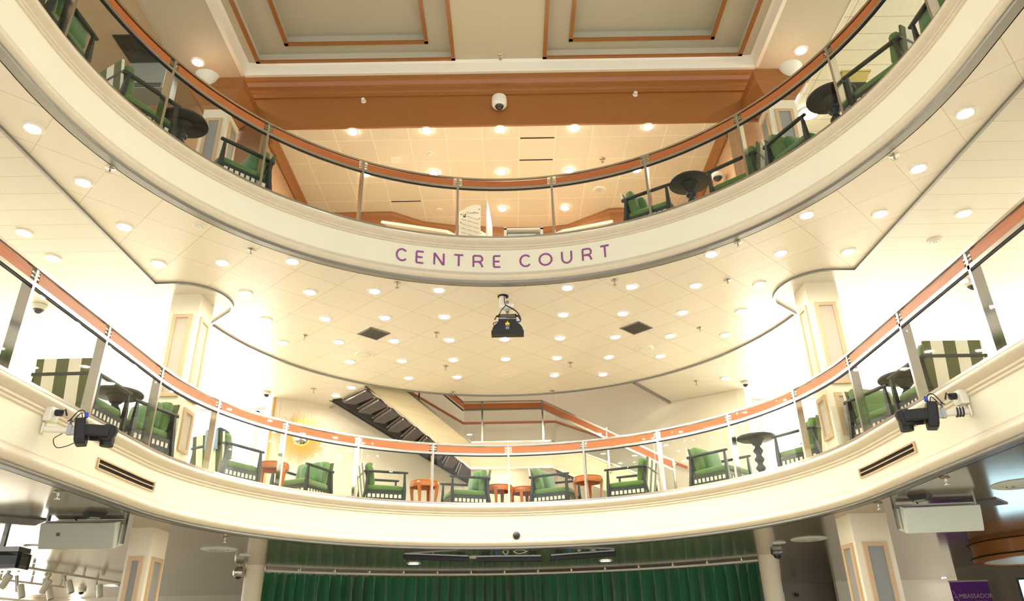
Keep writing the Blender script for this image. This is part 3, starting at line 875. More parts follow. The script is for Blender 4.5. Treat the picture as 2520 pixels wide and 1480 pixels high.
m.add([e0 + Vector((0, 0, -.02)), e1 + Vector((0, 0, -.02)), e1 + Vector((0, 0, .3)), e0 + Vector((0, 0, .3)), f0 + Vector((0, 0, -.02)), f1 + Vector((0, 0, -.02)), f1 + Vector((0, 0, .3)), f0 + Vector((0, 0, .3))],
      [(0, 1, 2, 3), (7, 6, 5, 4), (0, 4, 5, 1), (3, 2, 6, 7), (0, 3, 7, 4), (1, 5, 6, 2)]); m.build('wall_stringer', 'stairdark', stair, world=True)
m = MB(); m.bar(bil(-.02, 1.0) + Vector((0, 0, -.03)), bil(1.5, 1.0) + Vector((0, 0, -.03)), .03, .03); m.build('edge_strip', 'steel', stair, world=True)
# near stringer of travertine, landing front, right flight stringer
def slab(pts, t, name, m_):
    """upright panel: pts = (x, y, z0, z1) along its foot; thickness t away from the viewer"""
    m = MB(); n = len(pts); vs = []
    for off in (0, t):
        for x, y, z0, z1 in pts: vs += [(x, y + off, z0), (x, y + off, z1)]
    fs = []
    for i in range(n - 1):
        a = 2 * i; b = 2 * n + 2 * i
        fs += [(a, a + 1, a + 3, a + 2), (b, b + 2, b + 3, b + 1), (a, a + 2, b + 2, b), (a + 1, b + 1, b + 3, a + 3)]
    fs += [(0, 2 * n, 2 * n + 1, 1), (2 * n - 2, 2 * n - 1, 4 * n - 1, 4 * n - 2)]
    m.add(vs, fs); return m.build(name, m_, stair, world=True)


L2 = A0 + (C0 - A0) * 1.5
slab([(A0.x, A0.y, A0.z, A0.z + .52), (L2.x, L2.y, L2.z, L2.z + .52)], .05, 'stringer', 'marble')
slab([(-.80, 14.42, 3.19, 3.71), (.83, 14.42, 3.19, 3.71)], .05, 'landing_front', 'marble')
RE = Vector((2.95, 12.80, 0))
slab([(.83, 14.42, 3.19, 3.71), (2.62, 13.06, FM - .03, FM + .52)], .05, 'stringer', 'marble')
m = MB(); m.box((.015, 15.12, 3.55), (1.9, 1.34, .22)); m.build('landing', 'marble', stair, world=True)
m = MB(); m.bar((A0.x, A0.y - .01, A0.z), (L2.x, L2.y - .01, L2.z), .03, .03); m.bar((-.8, 14.41, 3.19), (.83, 14.41, 3.19), .03, .03); m.bar((.83, 14.41, 3.19), (2.62, 13.05, FM - .03), .03, .03); m.build('edge_strip', 'chrome', stair, world=True)
m = MB(); m.bar((A0.x, A0.y, A0.z + .53), (L2.x, L2.y, L2.z + .53), .05, .03); m.bar((-.8, 14.44, 3.72), (.83, 14.44, 3.72), .05, .03); m.bar((.83, 14.43, 3.72), (2.70, 13.02, FM + .50), .05, .03); m.build('edge_strip', 'chrome', stair, world=True)
# right flight treads seen from below
for k in range(9):
    s = k / 9.0; p = Vector((.83, 14.47, 3.30)).lerp(Vector((2.62, 13.11, FM + .12)), s); q = Vector((1.0, 15.76, 3.30)).lerp(Vector((3.5, 13.95, FM + .12)), s)
    m = MB(); p2 = Vector((.83, 14.47, 3.30)).lerp(Vector((2.62, 13.11, FM + .12)), s + .10); q2 = Vector((1.0, 15.76, 3.30)).lerp(Vector((3.5, 13.95, FM + .12)), s + .10)
    zz = Vector((0, 0, .06)); m.add([p, q, q2, p2, p + zz, q + zz, q2 + zz, p2 + zz], [(3, 2, 1, 0), (4, 5, 6, 7), (0, 1, 5, 4), (1, 2, 6, 5), (2, 3, 7, 6), (3, 0, 4, 7)]); m.build('tread', 'stair', stair, world=True)
# landing and stair balustrade
bal = stair
TR = 4.56
pl = [(-2.6, 13.0, 5.62), (-.95, 14.44, TR), (.67, 14.44, TR), (2.86, 12.84, 2.92)]
def along(dz, w, h, name, m_, pts=pl, k0=0, k1=3, dy=0):
    m = MB()
    for i in range(k0, k1):
        a, b = Vector(pts[i]), Vector(pts[i + 1]); v = Vector((0, dy, dz)); m.bar(a + v, b + v, w, h)
    return m.build(name, m_, bal, world=True)
along(0, .06, .03, 'handrail', 'chrome'); along(-.165, .05, .035, 'lower_rail', 'chrome')
for i in range(3): along(-.085, .03, .10, 'wood_panel', 'wood', k0=i, k1=i + 1)
for x, y, z0, z1 in ((-.57, 14.44, 3.72, TR), (.66, 14.44, 3.72, TR), (1.83, 13.60, 2.9, 3.74), (2.86, 12.84, FM, 2.95), (-1.78, 13.72, 4.3, 5.08)):
    m = MB(); m.box((x, y, (z0 + z1) / 2), (.035, .06, z1 - z0)); m.build('post', 'chrome', bal, world=True)
for (a, b) in ((pl[1], pl[2]), (pl[2], pl[3]), (pl[0], pl[1])):
    a, b = Vector(a), Vector(b); m = MB(); e = (b - a) * .02; d = Vector((0, 0, -.2)); g = Vector((0, 0, -.80)); n_ = Vector((-(b - a).y, (b - a).x, 0)).normalized() * .01
    q = [a + e + g, b - e + g, b - e + d, a + e + d]; m.add(q + [p + n_ for p in q], [(0, 1, 2, 3), (7, 6, 5, 4), (0, 4, 5, 1), (1, 5, 6, 2), (2, 6, 7, 3), (3, 7, 4, 0)])
    m.build('glass_pane', 'glass', bal, world=True)
# wall handrail behind the stairs
wh = thing('wall_handrail', 'slim orange wood handrail fixed to the cream wall behind the landing', 'handrail', (0, 15.78, 4.5))
m = MB(); m.tube([(-2.55, 14.64, 5.16), (-1.04, 15.77, 4.50), (1.0, 15.77, 4.50), (2.1, 14.98, 3.86), (3.4, 14.05, 3.05)], .03, 10); m.build('rail', 'wood', wh, True, world=True)
m = MB()
for x, y, z in ((-.6, 15.8, 4.46), (.75, 15.8, 4.46), (2.0, 15.08, 3.9)): m.box((x, y, z), (.03, .08, .05))
m.build('bracket', 'steel', wh, world=True)
# little lamp under the landing
# ------------------------------------------------------------------ sunburst mirror
nrm = Vector((-(15.85 - 13.47), -(4.57 - 1.04), 0)); d = Vector((-1.04 + 4.57, 15.85 - 13.47, 0)).normalized(); nrm = Vector((d.y, -d.x, 0))
c = onY(740, 1080, 13.86); c = Vector((c.x, 13.47 + (c.x + 4.57) * (2.38 / 3.53), c.z)) + nrm * .05
sb = thing('sunburst_mirror', 'gold sunburst mirror with thin rays on the cream wall left of the stairs', 'mirror', c, math.atan2(d.y, d.x))
m = MB(); m.lathe([(.145, -.012), (.172, -.012), (.18, .0), (.172, .014), (.145, .014)], n=40, axis='Y', cap=False); m.f += [(4 * 40 + j, 4 * 40 + (j + 1) % 40, (j + 1) % 40, j) for j in range(40)]; m.build('ring', 'gold', sb, True)
m = MB(); m.lathe([(0, -.04), (.06, -.034), (.11, -.02), (.147, 0), (.147, .012), (0, .012)], n=40, axis='Y'); m.build('convex_glass', 'mirror', sb, True)
m = MB()
for k in range(96):
    a = 2 * PI * k / 96; r1 = .36 + .15 * random.random() + (.05 if k % 3 == 0 else 0)
    m.bar((.17 * math.cos(a), 0, .17 * math.sin(a)), (r1 * math.cos(a), .005, r1 * math.sin(a)), .008, .008, up=(0, 1, 0))
m.build('rays', 'gold', sb)
m = MB(); p = Vector((-4.53, 13.49, 0)) + nrm * .02; m.box((p.x, p.y, (FM + UB) / 2), (.025, .025, UB - FM), math.atan2(d.y, d.x)); struct(m.build('trim_16', 'gold'))

# ------------------------------------------------------------------ ceiling fittings
def ordn(i): return ['first', 'second', 'third', 'fourth', 'fifth', 'sixth', 'seventh', 'eighth', 'ninth', 'tenth'][i]


def make_downlight(z, r, lens='lamp', name='downlight'):
    t = thing(name, '', 'downlight')
    m = MB(); m.lathe([(r * 1.02, -.002), (r * 1.45, -.002), (r * 1.5, -.008), (r * 1.42, -.014), (r * 1.08, -.016), (r * 1.02, -.004)], n=28, cap=False)
    m.build('trim_ring', 'plastic', t, True)
    m = MB(); m.lathe([(0, -.004), (r, -.004), (r, .004), (0, .004)], n=24); m.build('lamp_lens', lens, t)
    return t


dl_first = {}
def downlight(x, y, z, label, r=.066, lens='lamp', group='ceiling downlights'):
    k = (r, lens)
    if k not in dl_first:
        t = make_downlight(z, r, lens); dl_first[k] = t; t['label'] = label; t['group'] = group; t.matrix_basis = Matrix.Translation((x, y, z)); return t
    return dup(dl_first[k], (x, y, z), 0, label, group)


gx = lambda k: -.065 + .877 * k
rows = [(12.46, [-2, -1, 1, 2], 'lowest row above the staircase'),
        (11.59, [-3, -2, -1, 0, 1, 2, 3], 'second row above the staircase'),
        (10.70, [-4, -3, -2, -1, 0, 1, 2, 3, 4], 'third row above the staircase'),
        (9.80, [-4, -3, -2, -1, 1, 2, 3, 4], 'row level with the hanging projector'),
        (8.91, [-4, -3, -2, -1, 1, 2, 3, 4], 'row just above the hanging projector'),
        (8.03, [-5, -4, -3, 3, 4, 5], 'row just below the lettered balcony ends'),
        (7.14, [-5, 4, 5], 'row beside the upper balcony edge'), (6.26, [-5, 5], 'second row from the top'), (5.39, [-5, 5], 'topmost row')]
for y, ks, nm in rows:
    for i, k in enumerate(ks):
        x = gx(k)
        if k == 5: x = 4.29
        if k == -5: x = -4.37
        downlight(x, y, UB, 'warm tiled-ceiling downlight, %s from left in the %s' % (ordn(i), nm), group='warm downlights of the tiled middle-deck ceiling')
for px, py, lb in ((60, 572, 'big warm downlight in the left plank ceiling above the wood rail'), (130, 634, 'smaller warm downlight in the left plank ceiling, below the big one'),
                   (2371, 524, 'big warm downlight in the right plank ceiling above the wood rail'), (865, 953, 'warm downlight beside the left corner of the stairwell'),
                   (827, 973, 'faint downlight nearest the stairwell corner on the left'), (1785, 930, 'faint downlight in the ceiling above the right window wall')):
    p = onZ(px, py, UB + .006); downlight(p.x, p.y, UB + .006, lb, group='downlights of the plank ceiling')
for y, xs, nm in ((9.36, [-2.44, -1.26, -.08, 1.11, 2.29], 'row along the timber fascia'), (10.52, [-2.44, -1.26, -.08, 1.11, 2.29], 'middle row of the upper lobby'), (11.71, [-.08, 1.11], 'back row of the upper lobby')):
    for i, x in enumerate(xs):
        downlight(x, y, UC, 'upper deck downlight, %s from left in the %s' % (ordn(i), nm), lens='lampup', group='downlights of the upper lobby')
downlight(-4.83, 8.75, UA, 'bright downlight above the left sconce, beside the white cornice', .075, group='downlights of the atrium ceiling')
downlight(4.69, 8.70, UA, 'bright downlight above the right sconce, beside the white cornice', .075, group='downlights of the atrium ceiling')
p = onZ(1990, 278, UA); downlight(p.x, p.y, UA, 'wide glowing ceiling light above the upper right column', .16, group='downlights of the atrium ceiling')
p = onZ(1825, 345, UC)
for px, py, lb in ((1018, 1387, 'white downlight below the left black light bar'), (1490, 1380, 'white downlight below the right black light bar'),):
    p = onZ(px, py, LB); downlight(p.x, p.y, LB, lb, .085, 'lampcool', 'white downlights of the stage ceiling')
for px, py, lb in ((82, 1461, 'white downlight at the far left, lower'), (185, 1472, 'white downlight at the far left beside a small dome camera'), (274, 1441, 'white downlight near the left square column below')):
    p = onZ(px, py, LB); downlight(p.x, p.y, LB, lb, .12, 'lampcool', 'white downlights of the lower lounge')


for x, y in ((-5.9, 3.2), (-5.9, 5.6), (-7.4, 4.4), (5.9, 3.2), (5.9, 5.6), (7.4, 4.4), (-6.6, 10.6), (6.4, 10.6), (0, 14.6)):  # extra lamps added to brighten the lower deck and its columns
    if (x, y) != (0, 14.6): downlight(x, y, LB, 'added white fill downlight in the glossy lower ceiling beside the atrium', .12, 'lampcool', 'added fill downlights of the lower lounge ceiling')


def make_sprinkler():
    m = MB(); m.lathe([(.048, 0), (.05, -.006), (.03, -.014), (.012, -.016), (.012, -.045), (.006, -.05), (.006, -.07), (.026, -.072), (.026, -.078), (0, -.078)], n=16)
    o_ = m.build('sprinkler', 'chrome', smooth=True); return tag(o_, '', 'sprinkler', 'ceiling sprinklers')


spr = None
SPR = [(272, 412, UB, 'chrome sprinkler by the upper balcony edge, upper left'), (618, 614, UB, 'chrome sprinkler below the balcony edge left of the lettering'),
       (978, 696, UB, 'chrome sprinkler left of the hanging projector, close to the balcony edge'), (1815, 596, UB, 'chrome sprinkler right of the lettering below the balcony edge'),
       (2199, 381, UB, 'chrome sprinkler by the upper balcony edge, upper right'), (750, 826, UB, 'small sprinkler between downlights left of the left dark vent'),
       (1074, 819, UB, 'small sprinkler right of the left dark vent'), (1512, 689, UB, 'chrome sprinkler right of the projector close to the balcony edge'),
       (1790, 689, UB, 'sprinkler near the right column between downlights'), (1722, 807, UB, 'small sprinkler right of the right dark vent'),
       (1403, 893, UB, 'tiny sprinkler right of centre above the staircase'), (1097, 901, UB, 'tiny sprinkler left of centre above the staircase'),
       (1115, 965, UB, 'tiny sprinkler at the edge above the stair landing'), (1358, 962, UB, 'tiny sprinkler right of centre at the ceiling edge'),
       (772, 957, UB + .006, 'tiny sprinkler in the plain ceiling left of the stairwell'), (1713, 938, UB + .006, 'tiny sprinkler in the plain ceiling right of the stairwell'),
       (1231, 137, UA + .2, 'sprinkler in the atrium ceiling between the two coffers'), (1482, 390, UC, 'sprinkler in the upper lobby ceiling right of centre'),
       (555, 1322, LB, 'brass sprinkler in the glossy ceiling above the left ceiling disc'), (2160, 1238, LB, 'sprinkler in front of the lower right square column'),
       (2325, 1175, LB, 'sprinkler under the balcony at lower right above the pale speaker'), (145, 1209, LB, 'sprinkler under the balcony at lower left above the grey speaker')]
for i, (px, py, z, lb) in enumerate(SPR):
    p = onZ(px, py, z)
    if spr is None: spr = make_sprinkler(); q = spr
    else: q = spr.copy(); C.objects.link(q)
    q.matrix_basis = Matrix.Translation(p); q['label'] = lb
for px, py, lb in ((895, 250, 'white sidewall sprinkler on the timber fascia, left'), (1563, 234, 'white sidewall sprinkler on the timber fascia, right')):
    p = onY(px, py, 9.26); m = MB(); m.lathe([(.04, 0), (.042, -.01), (.02, -.02), (.014, -.05), (.03, -.055), (.03, -.065), (0, -.065)], n=16, axis='Y'); o_ = m.build('sprinkler', 'plastic', smooth=True)
    o_.matrix_basis = Matrix.Translation(p); tag(o_, lb, 'sprinkler', 'sidewall sprinklers')


def disc(px, py, z, r, lb, name, cat, m_='plastic', rings=1, group=None):
    p = onZ(px, py, z); t = thing(name, lb, cat, p, 0, group)
    m = MB(); m.lathe([(r, 0), (r, -.008), (r * .92, -.016), (r * .72, -.018), (r * .68, -.008), (0, -.008)], n=32); m.build('rim', m_, t, True)
    m = MB()
    for i in range(rings):
        rr = r * (.62 - .18 * i); m.lathe([(rr, -.009), (rr, -.02), (rr - .02, -.024), (rr - .03, -.02)], n=28, cap=False)
    m.lathe([(r * .2, -.008), (r * .2, -.022), (0, -.022)], n=20); m.build('grille', m_, t, True)
    return t


disc(490, 556, UB, .07, 'plain white ceiling disc under the left part of the upper balcony', 'smoke_detector', 'detector')
disc(896, 872, UB, .155, 'round white ceiling diffuser left, below the left dark vent', 'air_diffuser', 'air diffuser', rings=3)
disc(1586, 858, UB, .155, 'round white ceiling diffuser right, below the right dark vent', 'air_diffuser', 'air diffuser', rings=3)
disc(2300, 592, UB + .006, .09, 'unlit white ceiling ring in the right plank ceiling', 'ceiling_ring', 'ceiling light')
disc(1059, 377, UC, .06, 'white smoke detector on the upper lobby ceiling', 'smoke_detector', 'detector')
disc(1475, 467, UC, .12, 'flat white ceiling disc on the right of the upper lobby', 'ceiling_disc', 'ceiling disc')
disc(1081, 516, UC, .06, 'small white ring in the upper lobby ceiling above the brochure stand', 'ceiling_ring', 'ceiling ring')
disc(540, 1352, LB, .26, 'large pale ceiling disc beside the left round column', 'ceiling_speaker', 'ceiling speaker', 'speakerw', 2)
disc(1990, 1327, LB, .26, 'large pale ceiling disc beside the right round column', 'ceiling_speaker', 'ceiling speaker', 'speakerw', 2)
disc(2510, 1192, LB, .26, 'large pale ceiling disc at the right edge under the balcony', 'ceiling_speaker', 'ceiling speaker', 'speakerw', 2)
disc(605, 1366, LB, .1, 'small ceiling ring above the left dome camera', 'ceiling_ring', 'ceiling ring', 'speakerw')
disc(1917, 1336, LB, .1, 'small ceiling ring above the right dome camera', 'ceiling_ring', 'ceiling ring', 'speakerw')
disc(1165, 1372, LB, .10, 'small pale ceiling ring between the left and middle light bars', 'ceiling_ring', 'ceiling ring', 'speakerw')
for px, py, lb in ((920, 821, 'dark square ceiling vent left of the projector'), (1566, 807, 'dark square ceiling vent right of the projector')):
    p = onZ(px, py, UB); t = thing('ceiling_vent', lb, 'vent', p, PI / 4, 'dark square ceiling vents')
    m = MB(); w = .36
    for s in (-1, 1): m.box((s * (w / 2 - .01), 0, -.006), (.02, w, .014)); m.box((0, s * (w / 2 - .01), -.006), (w, .02, .014))
    m.build('frame', 'steel', t)
    m = MB(); m.box((0, 0, -.001), (w - .03, w - .03, .004))
    for i in range(12): m.box((-w / 2 + .035 + i * (w - .07) / 11, 0, -.006), (.014, w - .04, .008))
    m.build('slats', 'darkvent', t)
for px, py, lb in ((40, 1280, 'dark flat ceiling hatch at the far left under the balcony'), (2405, 1240, 'dark flat ceiling hatch right of the pale speaker')):
    p = onZ(px, py, LB); m = MB(); m.box((0, 0, -.006), (.5, .5, .014)); o_ = m.build('ceiling_hatch', 'darkvent'); o_.matrix_basis = Matrix.Translation(p) @ Matrix.Rotation(PI / 4, 4, 'Z'); tag(o_, lb, 'ceiling hatch', 'dark ceiling hatches')
for px, py, lb in ((233, 1263, 'small black square fitting on the ceiling above the grey speaker'), (2263, 1220, 'small black square fitting on the ceiling above the pale speaker')):
    p = onZ(px, py, LB); t = thing('ceiling_box', lb, 'ceiling fitting', p, PI / 4)
    m = MB(); m.bar((0, 0, 0), (0, 0, -.05), .20, .20, .15, .15); m.build('housing', 'black', t); m = MB(); m.box((0, 0, -.055), (.1, .1, .012)); m.build('cover', 'steel', t)
p = onZ(975, 394, UC); m = MB(); m.box((0, 0, -.006), (.16, .16, .014)); o_ = m.build('access_plate', 'white'); o_.matrix_basis = Matrix.Translation(p); tag(o_, 'white square plate with a small sprinkler in the upper lobby ceiling', 'plate')
p = onZ(1243, 926, UB); m = MB(); m.box((0, 0, -.004), (.16, .16, .01)); o_ = m.build('access_plate', 'tile_mid'); o_.matrix_basis = Matrix.Translation(p) @ Matrix.Rotation(PI / 4, 4, 'Z'); tag(o_, 'small diamond ceiling plate above the middle of the staircase', 'plate')
# lifted ceiling tiles: dark slots
for i, (px0, px1, py, lb) in enumerate(((1280, 1364, 340, 'upper'), (1278, 1360, 394, 'lower'), (963, 1036, 496, 'left'))):
    a, b = onZ(px0, py, UC), onZ(px1, py, UC); m = MB(); m.box(((a.x + b.x) / 2, a.y, UC - .004), (b.x - a.x, .018, .008)); o_ = m.build('ceiling_gap', 'hole'); struct(o_)


def domecam(p, s, lb, body='plastic', wallmount=None):
    t = thing('dome_camera', lb, 'security camera', p)
    if wallmount is not None: t.matrix_basis = Matrix.Translation(p) @ Matrix.Rotation(wallmount, 4, 'Z')
    m = MB(); m.lathe([(.095 * s, 0), (.10 * s, -.02 * s), (.10 * s, -.05 * s), (.075 * s, -.07 * s), (.07 * s, -.06 * s), (0, -.06 * s)], n=28); m.build('housing', body, t, True)
    m = MB(); m.lathe([(.068 * s * math.cos(i * PI / 16), -.06 * s - .068 * s * math.sin(i * PI / 16)) for i in range(9)], n=24); m.build('dome', 'dome', t, True)
    return t


domecam(onZ(98, 752, UB), 1.0, 'dome camera on the left plank ceiling seen through the balcony glass')
domecam(onZ(2390, 694, UB), 1.0, 'dome camera on the right plank ceiling seen through the balcony glass')
domecam(onZ(656, 966, UB), .75, 'small dome camera by the wall left of the sunburst mirror')
domecam(onZ(1834, 941, UB), .75, 'small dome camera at the right window wall of the middle deck')
domecam(onZ(201, 1450, LB), 1.0, 'small dark dome camera between white spots at the far lower left')
p = onY(1229, 262, 9.26)
t = thing('dome_camera', 'white dome camera mounted in the middle of the timber fascia', 'security camera', p)
m = MB(); m.lathe([(.115, 0), (.12, -.05), (.12, -.14), (.10, -.17), (.06, -.17)], n=32); m.v = [(x, y - .12, z + .07) for x, y, z in m.v]; m.box((0, -.03, 0), (.12, .07, .12)); m.build('housing', 'plastic', t, True)
m = MB(); m.lathe([(.07 * math.cos(i * PI / 16), -.16 - .07 * math.sin(i * PI / 16)) for i in range(9)], n=24); m.v = [(x, y - .12, z + .07) for x, y, z in m.v]; m.build('dome', 'dome', t, True)
# camera on the band
a, z = ring_hit(1271, 1320, CYL, 4.03)
p = Vector((CX + 4.03 * math.cos(a), CYL + 4.03 * math.sin(a), z)); t = thing('dome_camera', 'round dome camera low on the middle of the lower balcony front', 'security camera', p)
m = MB(); m.lathe([(.085, 0), (.085, -.03), (.072, -.045), (.06, -.045)], n=32, axis='Y'); m.build('housing', 'speakerw', t, True)
m = MB(); m.lathe([(.06 * math.cos(i * PI / 16), -.045 - .05 * math.sin(i * PI / 16)) for i in range(9)], n=28, axis='Y'); m.build('dome', 'dome', t, True)
# cameras on the round columns
p = onZ(598, 1393, LB); q = onY(598, 1390, p.y + .6)
t = thing('dome_camera', 'silver ball camera beside the left round column', 'security camera', Vector((p.x - .02, 13.55, 1.26)))
m = MB(); m.lathe([(.0, .1), (.06, .09), (.10, .04), (.105, 0), (.10, -.04), (.07, -.075)], n=28); m.build('housing', 'chrome', t, True)
m = MB(); m.lathe([(.065 * math.cos(i * PI / 16), -.06 - .055 * math.sin(i * PI / 16)) for i in range(9)], n=24); m.build('dome', 'dome', t, True)
m = MB(); m.box((0, 0, .105), (.03, .03, .04)); m.build('mount', 'steel', t)
domecam(onZ(1912, 1356, LB), 1.05, 'dark dome camera beside the right round column', 'steel')
domecam(Vector((3.44, onX(1775, 437, 3.5).y, onX(1775, 437, 3.5).z + .06)), 1.0, 'white dome camera on the wood wall behind an armchair, upper deck')

# ------------------------------------------------------------------ sconces on the fascia ends
for x, y, z, lb in ((*onY(513, 200, 8.62), 'half-bowl uplight sconce at the left end of the timber fascia'), (*onY(1942, 178, 8.62), 'half-bowl uplight sconce at the right end of the timber fascia')):
    t = thing('wall_sconce', lb, 'wall sconce', (x, y - .04, z)); t.matrix_basis = t.matrix_basis @ Matrix.Scale(.78, 4)
    m = MB(); prof = [(.0, -.17), (.09, -.155), (.17, -.10), (.22, -.01), (.235, .06), (.215, .06), (.20, .0), (.155, -.085), (.08, -.135), (0, -.15)]
    m.lathe(prof, n=36, cap=False); m.build('bowl', 'white', t, True)
    m = MB(); m.lathe([(0, -.02), (.06, -.02), (.06, .02), (0, .02)], n=20); m.build('bulb', 'lampcool', t)
    m = MB(); m.box((0, .3, -.04), (.06, .62, .08)); m.build('bracket', 'white', t)

# ------------------------------------------------------------------ hanging laser effect (the black fixture in the middle)
t = thing('hanging_effect_light', 'black fan-shaped effect light hung under the lettering in the middle of the tiled ceiling', 'stage light', (-.07, 9.16, UB))
m = MB(); m.lathe([(.075, -.002), (.075, -.010), (.05, -.014), (.0, -.014)], n=24); m.build('ceiling_plate', 'hole', t)
m = MB(); m.tube([(-.01, 0, 0), (-.01, 0, -.19)], .045, 20); m.tube([(-.055, 0, -.165), (.15, 0, -.165)], .05, 20); m.build('pipe_bracket', 'plastic', t, True)
m = MB(); m.box((.055, -.01, -.20), (.045, .05, .09)); m.lathe([(.018, -.10), (.02, -.085), (.018, -.07)], (.06, -.03, -.02), 12); m.tube([(.055, 0, -.24), (.055, 0, -.30)], .012, 8); m.box((.06, 0, -.235), (.05, .04, .03)); m.build('clamp', 'steel', t)
m = MB(); m.box((.055, 0, -.305), (.25, .05, .045)); m.box((-.06, 0, -.345), (.014, .05, .11)); m.box((.17, 0, -.345), (.014, .05, .11)); m.build('yoke', 'darkvent', t)
m = MB()
for s in (-1, 1):
    m.tube([(.055 + s * .12, 0, -.305), (.055 + s * .155, 0, -.305)], .014, 10); m.tube([(.055 + s * .15, 0, -.305), (.055 + s * .175, 0, -.36)], .008, 8)
m.tube([(-.07, 0, -.305), (.18, 0, -.305)], .006, 6); m.build('yoke_knobs', 'black', t)
m = MB()
pr = [(-.06, -.385), (.17, -.385), (.17, -.40)] + [(.055 + .21 * math.sin(math.radians(a)) + .0, -.56 + .155 * math.cos(math.radians(a))) for a in range(40, 91, 10)] + [(.275, -.545), (.275, -.61), (-.165, -.61), (-.165, -.545)] + [(.055 + .21 * math.sin(math.radians(a)), -.56 + .155 * math.cos(math.radians(a))) for a in range(-90, -39, 10)]
n = len(pr)
m.add([(x, -.09, z) for x, z in pr] + [(x, .03, z) for x, z in pr], [tuple(range(n)), tuple(range(2 * n - 1, n - 1, -1))] + [(i, (i + 1) % n, n + (i + 1) % n, n + i) for i in range(n)])
body = m.build('body', 'black', t)
m = MB(); m.box((-.012, -.03, -.368), (.10, .06, .03)); m.box((.10, -.03, -.372), (.05, .05, .02)); m.build('top_plate', 'steel', t)
m = MB(); m.box((.055, -.092, -.458), (.056, .004, .026)); m.build('warning_label', 'logoY', body)
m = MB(); m.add([(.042, -.0925, -.438), (.068, -.0925, -.438), (.055, -.0925, -.415), (.042, -.0905, -.438), (.068, -.0905, -.438), (.055, -.0905, -.415)], [(0, 1, 2), (5, 4, 3), (0, 3, 4, 1), (1, 4, 5, 2), (2, 5, 3, 0)]); m.build('warning_triangle', 'logoY', body)
m = MB(); m.box((.055, -.092, -.482), (.056, .003, .006)); m.build('white_label', 'print', body)


def text3d(name, s, size, material, parent, mtx, world=True, extr=.001, align='CENTER'):
    cu = bpy.data.curves.new(name, 'FONT'); cu.body = s; cu.size = size; cu.extrude = extr; cu.align_x = align; cu.align_y = 'CENTER'
    tmp = bpy.data.objects.new(name, cu); C.objects.link(tmp)
    dg = bpy.context.evaluated_depsgraph_get(); me = bpy.data.meshes.new_from_object(tmp.evaluated_get(dg)); bpy.data.objects.remove(tmp)
    me.name = name; me.materials.clear(); me.materials.append(M[material])
    me.transform(mtx)
    o_ = bpy.data.objects.new(name, me); C.objects.link(o_)
    if parent is not None: o_.parent = parent
    return o_


UPR = Matrix.Rotation(PI / 2, 4, 'X')          # text standing up, facing -y
text3d('lettering', 'RTI', .032, 'print', body, Matrix.Translation((.055, -.0915, -.53)) @ UPR)
m = MB()
for dx in (-.016, 0, .016): m.box((.055 + dx, -.092, -.508), (.009, .003, .010))
m.build('label_symbols', 'print', body)
m = MB(); m.cable([(.02, -.045, 0), (.02, -.05, -.10), (.03, -.05, -.17), (-.02, -.05, -.23), (-.06, -.03, -.30)], .006, 6)
m.cable([(.03, -.05, -.16), (.10, -.05, -.20), (.18, -.03, -.25), (.23, -.02, -.33), (.235, 0, -.38), (.20, .0, -.392)], .009, 6); m.cable([(-.13, 0, -.45), (-.14, -.02, -.42), (-.10, 0, -.395), (-.06, 0, -.39)], .006, 6); m.build('cables', 'cable', t, True)
m = MB(); m.tube([(.17, 0, -.395), (.23, 0, -.392)], .012, 8); m.build('power_plug', 'blue', t, True)

